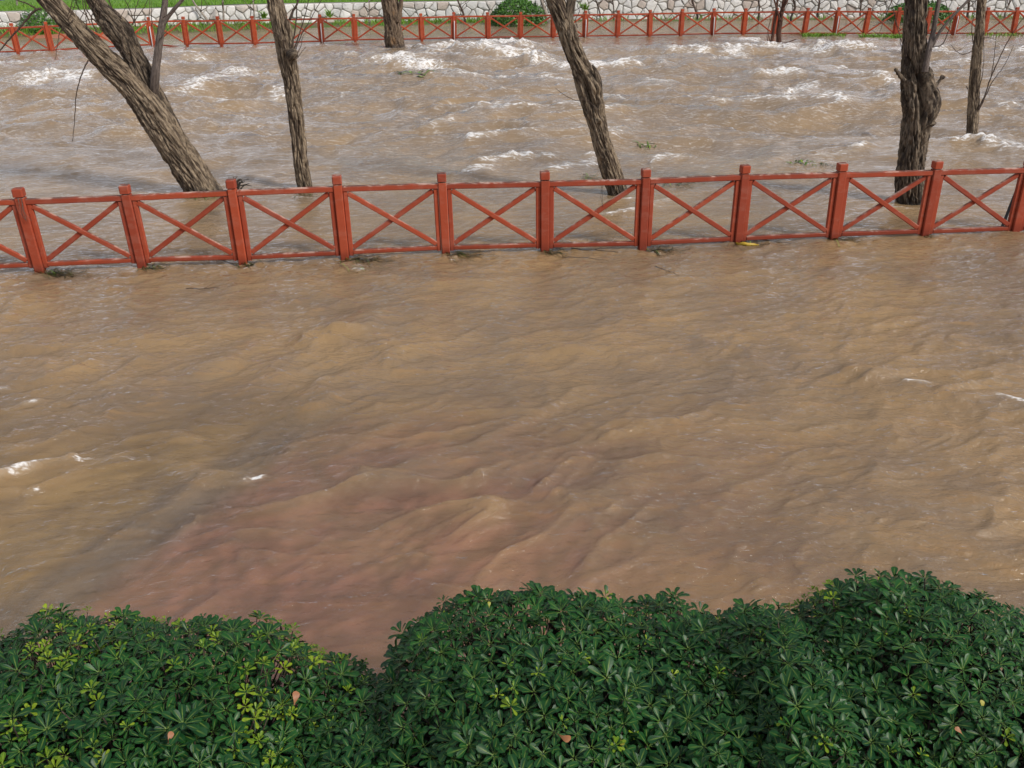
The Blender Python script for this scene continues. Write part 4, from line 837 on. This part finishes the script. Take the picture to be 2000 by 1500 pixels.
for bk, lobes in LOBE_C.items():
    base = np.array([np.mean([c[0] for c, r in lobes]), 2.75, .40]); bush = thing('bush', base, BUSH_LABEL[bk], 'bush', 'clipped evergreen bushes of the foreground hedge'); BUSHES[bk] = bush
    ros = []
    for li, (c, r) in enumerate(lobes):
        for layer, (scale, ntry, dmin) in enumerate(((1.0, 10000, .050), (.92, 3600, .068), (.82, 1500, .10))):
            d = RNG.normal(size=(ntry, 3)); d /= (np.abs(d)**EXP).sum(1, keepdims=True)**(1/EXP)
            jit = 1+.05*perlin3(d[:, 0]*3, d[:, 1]*3, d[:, 2]*3, bk*5+li)+np.where(RNG.random(ntry) < .12, RNG.uniform(.01, .045, ntry), 0)
            Pn = c+d*r*scale*jit[:, None]; Nn = np.sign(d)*np.abs(d)**(EXP-1)/r; Nn /= np.linalg.norm(Nn, axis=1, keepdims=True)
            Vc = CPOS-Pn; Vc /= np.linalg.norm(Vc, axis=1, keepdims=True)
            ok = (d[:, 2] > -.15) & (Pn[:, 1] > 1.75) & (Pn[:, 2] > .45) & ((Vc*Nn).sum(1) > -.35)
            for k2, c2, r2 in ALL_L:
                if c2 is not c: ok &= (np.abs((Pn-c2)/(r2*(.97, .89, .79)[layer]))**EXP).sum(1) >= 1
            for p, nrm in zip(Pn[ok], Nn[ok]):
                if far_enough(p, dmin*random.uniform(.85, 1.25)): ros.append((p, nrm, layer))
    items = []          # (origin, matrix, young, tint, score)
    stems_v, stems_f = [], []
    for p, nrm, layer in ros:
        px, py = px_of(p); yp = 0.
        patch = float(perlin2(p[0]*1.7, p[1]*1.7, 71))
        if bk in (0, 1): yp = .10+.26*(patch > .0)+(.25 if 470 < px < 640 and patch > -.2 else 0)
        elif bk == 2: yp = .006
        else: yp = .006+(.4 if px < 1640 and py < 1200 else 0)
        young = layer == 0 and random.random() < yp
        ax = norm(nrm*.8+np.array([0, -.12, .55])+RNG.normal(size=3)*.22); L = random.choice((.040, .050, .060, .070, .080))*random.uniform(.88, 1.14)*(.52 if young else 1.); n = random.randint(8, 12) if layer == 0 else 7
        if young: p = p+ax*.03; ax = norm(ax+[0, 0, .5])
        p = p-ax*random.uniform(0, .03)
        O, M = leaf_frames(p, ax, n, L, .42 if young else random.uniform(.7, .95), random.uniform(0, 6.28)); tb = random.random()
        sc = 1/np.linalg.norm(p-CPOS)*(.4+max(0, np.dot(ax, norm(CPOS-p)))) if -20 < px < 2020 and py < 1490 and layer == 0 else -1
        for o_, m_ in zip(O, M): items.append((o_, m_, young, float(np.clip(tb*.7+random.uniform(0, .35), 0, 1)), sc))
        if random.random() < .03 and not young and layer == 0:                # tiny bright bud in the middle of a rosette
            O, M = leaf_frames(p+ax*.02, ax, 6, .026, .5, random.uniform(0, 6.28))
            for o_, m_ in zip(O, M): items.append((o_, m_, True, random.random(), -1))
        e = p-ax*.15-nrm*.06; V, F = tube_vf([p, (p+e)/2+RNG.normal(size=3)*.006, e], [.0028, .0035, .0045], 4); k0 = len(stems_v); stems_v += list(V); stems_f += [tuple(i+k0 for i in f) for f in F]
    order = sorted(range(len(items)), key=lambda i: -items[i][4]); singles = set(order[:300])
    for young in (False, True):
        sel = [i for i in range(len(items)) if i not in singles and items[i][2] == young]
        if not sel: continue
        O = np.array([items[i][0] for i in sel]); M = np.array([items[i][1] for i in sel]); T_ = np.array([items[i][3] for i in sel])
        V = (np.einsum('nij,vj->nvi', M, LEAF_V)+O[:, None, :]).reshape(-1, 3); F = (LEAF_F[None]+np.arange(len(sel))[:, None, None]*NLV).reshape(-1, 4)
        tag(child('young_foliage' if young else 'foliage', V, F, MAT['leaf_young' if young else 'leaf'], bush, True,
              {'tint': ('FLOAT', np.repeat(T_, NLV)), 'rib': ('FLOAT', np.tile(LEAF_RIB, len(sel))), 'along': ('FLOAT', np.tile(LEAF_AL, len(sel)))}), kind='stuff')
    for i in sorted(singles):
        o_, m_, young, t_, _ = items[i]; ms = YOUNG_MESH if young else LEAF_MESH
        lf = bpy.data.objects.new('leaf', ms[min(len(ms)-1, int(t_*len(ms)))]); COL.objects.link(lf); lf.parent = bush
        M4 = Matrix.Identity(4)
        for a in range(3):
            for b_ in range(3): M4[a][b_] = float(m_[a, b_])
            M4[a][3] = float(o_[a]-base[a])
        lf.matrix_local = M4
    tag(child('stems', stems_v, stems_f, MAT['twig'], bush), kind='stuff')
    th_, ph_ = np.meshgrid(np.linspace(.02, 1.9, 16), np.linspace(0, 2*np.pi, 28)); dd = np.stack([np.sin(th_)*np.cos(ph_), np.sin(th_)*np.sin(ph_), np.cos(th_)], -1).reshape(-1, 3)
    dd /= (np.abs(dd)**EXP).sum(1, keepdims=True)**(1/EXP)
    for c, r in lobes:                                        # added dark filler shell, the bush's inner shade put into its colour
        child('shade_core', c+dd*r*.74*(1+.10*perlin3(dd[:, 0]*5, dd[:, 1]*5, dd[:, 2]*5, 3))[:, None], grid_faces(28, 16), MAT['core'], bush)
    for k in range(10):
        c, r = random.choice(lobes); e = c+np.array([random.uniform(-.8, .8)*r[0], random.uniform(-.6, .6)*r[1], r[2]*random.uniform(.5, .8)]); s0 = np.array([c[0]+random.uniform(-.2, .2), c[1]+random.uniform(-.2, .2), .35])
        V, F = tube_vf(spline(np.array([s0, (s0+e)/2+RNG.normal(size=3)*.05, e]), 9), np.linspace(.016, .006, 9), 6); child('branch', V, F, MAT['twig'], bush)
# fallen dry leaves caught in the hedge: each a thing of its own
def dry(px, py, zguess, ln, ang, mat, label, cat='leaf'):
    p = on_plane(px, py, zguess); me = leaf_data('fallen_leaf', mat, random.random()); V = np.empty(NLV*3, np.float32); me.vertices.foreach_get('co', V)
    V = V.reshape(-1, 3); V[:, 1] *= 1.25; V[:, 2] += .10*np.sin(V[:, 0]*3+V[:, 1]*6); me.vertices.foreach_set('co', V.ravel()); me.update()
    o = bpy.data.objects.new('fallen_leaf', me); COL.objects.link(o); o.location = p; o.scale = (ln,)*3
    vd = norm(CPOS-p); o.rotation_euler = (Matrix((RT*1, UP*1, vd)).transposed().to_euler()); o.rotation_euler.rotate_axis('Z', ang); o.rotation_euler.rotate_axis('X', .5)
    tag(o, label, cat, 'fallen leaves caught in the hedge')
def top_z(px, py):
    best = None
    d = ray(px, py)
    for s_ in np.linspace(2, 6, 400):
        p = CPOS+d*s_
        if any((np.abs((p-c)/r)**EXP).sum() < 1.06 for _, c, r in ALL_L): return p[2]
    return 1.1
for px, py, ln, ang, mt, lab in ((574, 1378, .060, 1.4, 'leaf_dry', 'rusty upright dry leaf among the lime shoots of the hedge'), (1088, 1432, .058, -.5, 'leaf_dry', 'pale pinkish dry leaf lying on the middle bush'), (1880, 1436, .038, 2.2, 'leaf_dry', 'brown dry leaf on the tallest bush near lower right'),
                                 (1915, 1388, .042, 1.2, 'leaf_yellow', 'dull yellow leaf hanging on the tallest bush'), (1211, 1438, .036, -1.3, 'leaf_yellow', 'small yellow leaf below right of the pinkish dry leaf'), (328, 1452, .045, 1.3, 'leaf_dry', 'reddish dry leaf deep in the left bush'), (955, 1188, .03, 1.5, 'leaf_yellow', 'yellow leaf high on the middle bush')):
    dry(px, py, top_z(px, py)+.03, ln, ang, mt, lab)

# ================================================================== DRIFT CAUGHT ON THE FENCE AND AFLOAT
MAT['weed_dark'] = leafmat('wet_dark_weed', (.020, .030, .008), (.060, .085, .015), .35)
MAT['weed_green'] = leafmat('bright_drift_leaves', (.06, .15, .012), (.22, .33, .03), .4)
MAT['weed_yellow'] = leafmat('yellow_drift', (.42, .26, .02), (.55, .38, .03), .4)
def strips(points, dirs, lens, width, curl=.5, lift=.02, seg=5, follow=True):
    V, F, T_ = [], [], []
    for p, d, ln in zip(points, dirs, lens):
        a = math.atan2(d[1], d[0]); x, y = p[0], p[1]; k0 = len(V); cu = random.gauss(0, curl); tn = random.random(); L = []
        for i in range(seg+1):
            L.append((x, y, a)); a += cu/seg; x += math.cos(a)*ln/seg; y += math.sin(a)*ln/seg
        hz = water_h([q[0] for q in L], [q[1] for q in L]) if follow else [0]*(seg+1)
        for i, (x, y, a) in enumerate(L):
            w = width*(1-.75*(i/seg)**2); z = hz[i]+lift+.012*math.sin(i*1.7+tn*6)+(p[2] if len(p) > 2 else 0)*(1-i/seg)
            V += [(x-math.sin(a)*w, y+math.cos(a)*w, z), (x+math.sin(a)*w, y-math.cos(a)*w, z+.004)]; T_ += [tn, tn]
        F += [(k0+2*i, k0+2*i+1, k0+2*i+3, k0+2*i+2) for i in range(seg)]
    return V, F, T_
def drift(px, py, n, sx, sy, ln, width, mats, label, cat, ang=0., spread=.5, name='drift_clump', group='drift caught in the flood', lift=.012):
    c = on_plane(px, py); o = thing(name, (c[0], c[1], float(water_h(c[0], c[1])[0])), label, cat, group)
    for mi, (mt, share) in enumerate(mats):
        k = max(1, int(n*share)); pts = [(c[0]+random.gauss(0, sx), c[1]+random.gauss(0, sy), abs(random.gauss(0, .02))) for _ in range(k)]
        dr = [(math.cos(q), math.sin(q)) for q in RNG.normal(ang, spread, k)]
        V, F, T_ = strips(pts, dr, [ln*random.uniform(.5, 1.3) for _ in range(k)], width, lift=lift)
        child('blades' if mi == 0 else 'leaves', V, F, MAT[mt], o, False, {'tint': ('FLOAT', T_)})
ORD = ['first', 'second', 'third', 'fourth', 'fifth', 'sixth', 'seventh', 'eighth', 'ninth', 'tenth']
for k, (bx, by) in enumerate(N_B[1:11]):
    big = {0: 1.3, 3: 1.3, 4: 1.2, 6: 1.1, 8: 1.0, 2: .5, 9: .35, 7: .8}.get(k, .8)
    drift(bx+12*big, by+4, int(42*big), .12*big, .05, .32*big, .006, (('weed_dark', .93), ('weed_green', .07)), 'dark weed caught at the foot of the %s near fence post from left' % ORD[k], 'drift', -.15, .45)
drift(395, 386, 60, .16, .06, .22, .008, (('weed_dark', .3), ('weed_green', .7)), 'green weed heaped at the foot of the leaning forked tree', 'drift', .1, .9)
drift(815, 158, 34, .38, .28, .45, .035, (('weed_green', .8), ('weed_dark', .2)), 'green leafy branch adrift in the middle of the rapids', 'drift', .2, 1.2, name='floating_branch')
drift(1258, 282, 14, .16, .12, .25, .016, (('weed_green', 1.),), 'small green leaf clump afloat right of the scarred tree', 'drift', .2, 1.2, name='floating_branch')
drift(1563, 323, 20, .10, .05, .16, .016, (('weed_green', 1.),), 'bright lime leaf clump afloat above the fence, left piece', 'drift', .2, 1.2, name='floating_branch')
drift(1600, 330, 16, .12, .04, .18, .010, (('weed_dark', .5), ('weed_green', .5)), 'dull green leaf clump afloat above the fence, right piece', 'drift', .2, 1., name='floating_branch')
drift(1318, 362, 30, .14, .10, .38, .005, (('weed_dark', .6), ('weed_green', .4)), 'tangle of grass stems behind the near fence, right of the scarred tree', 'drift', -.3, .8)
drift(1146, 347, 24, .10, .06, .25, .008, (('weed_dark', .6), ('weed_green', .4)), 'weed tangle washed against the scarred tree from the left', 'drift', .2, .9)
drift(590, 384, 18, .10, .05, .2, .006, (('weed_dark', 1.),), 'dark weed at the foot of the slender tree', 'drift', .2, .9)
drift(690, 528, 14, .10, .05, .22, .006, (('weed_green', .6), ('weed_dark', .4)), 'loose green stems below the fourth near fence post', 'drift', -.4, .6)
def stick(px0, py0, px1, py1, r, label, mat='twig', lift=.01, bend=.03):
    a, b = on_plane(px0, py0), on_plane(px1, py1); n = 9; P = np.linspace(a, b, n); P[:, 1] += bend*np.sin(np.linspace(0, 3.1, n)); P[:, 2] = water_h(P[:, 0], P[:, 1])+lift
    c = P[0].copy(); o = thing('twig', c, label, 'twig', 'loose sticks afloat'); V, F = tube_vf(P, np.linspace(r, r*.5, n), 6); child('stick', V, F, MAT[mat], o)
    q = P[n//2]; V, F = tube_vf([q, q+(P[-1]-P[0])*.12+[0, .05, .02], q+(P[-1]-P[0])*.2+[0, .09, .03]], [r*.5, r*.4, r*.25], 5); child('side_twig', V, F, MAT[mat], o)
stick(364, 566, 430, 566, .005, 'dark twig afloat below the third near fence post')
stick(1280, 524, 1328, 545, .005, 'yellowish green stick afloat below the seventh near fence post', 'bark_pale')
stick(1115, 488, 1208, 493, .007, 'dark stick floating under the bottom rail right of the sixth post')
stick(1100, 503, 1190, 508, .004, 'long thin dark stem just below the sixth near fence post')
stick(1440, 466, 1545, 478, .010, 'pale green reed caught under the fence beside the yellow float', 'bark_pale')
stick(400, 505, 470, 522, .006, 'thin root trailing left of the third near fence post')
# yellow float stuck at the fence
c = on_plane(1437, 482); P = np.array([on_plane(1437, 478), on_plane(1447, 483), on_plane(1462, 484), on_plane(1482, 482)]); S = spline(P, 12); S[:, 2] = water_h(S[:, 0], S[:, 1])+.014
yl = thing('yellow_pod', S[0], 'yellow curved pod floating below the eighth near fence post', 'pod'); V, F = tube_vf(S, .024*np.sin(np.linspace(.35, 2.9, 12))+.004, 10); child('husk', V, F, MAT['weed_yellow'], yl, True, {'tint': ('FLOAT', np.full(120, .5))})
# dark tangle beside the third post
c = at_depth(468, 360, 14.6); tg = thing('root_tangle', c, 'dark root tangle sticking up beside the third near fence post', 'root')
for k in range(14):
    p = c+RNG.normal(size=3)*[.05, .04, .02]; V, F = tube_vf(spline(np.array([p-[.05, 0, .1], p+RNG.normal(size=3)*.04, p+RNG.normal(size=3)*.07+[.04, 0, .02]]), 8), np.linspace(.014, .006, 8), 6); child('root', V, F, MAT['bark_dark'], tg)
# dry grass hanging on posts and rails
for px, py, Yp, lab in ((42, 395, nb[1][1]-.09, 'dry straw hanging on the first near fence post'), (1173, 372, (nb[6][1]+nb[7][1])/2-.06, 'dark stem hanging from the near top rail before the scarred tree')):
    c = at_depth(px, py, Yp); o = thing('hanging_straw', c, lab, 'straw')
    for k in range(5 if px < 100 else 2):
        q = c+RNG.normal(size=3)*[.015, .006, .01]; P = np.array([q+[0, 0, .06], q, q+[random.gauss(0, .02), -.01, -.12], q+[random.gauss(.03, .03), -.012, -.26]]); V, F = tube_vf(spline(P, 10), np.linspace(.003, .002, 10), 5); child('straw', V, F, MAT['bark_pale' if px < 100 else 'twig'], o)
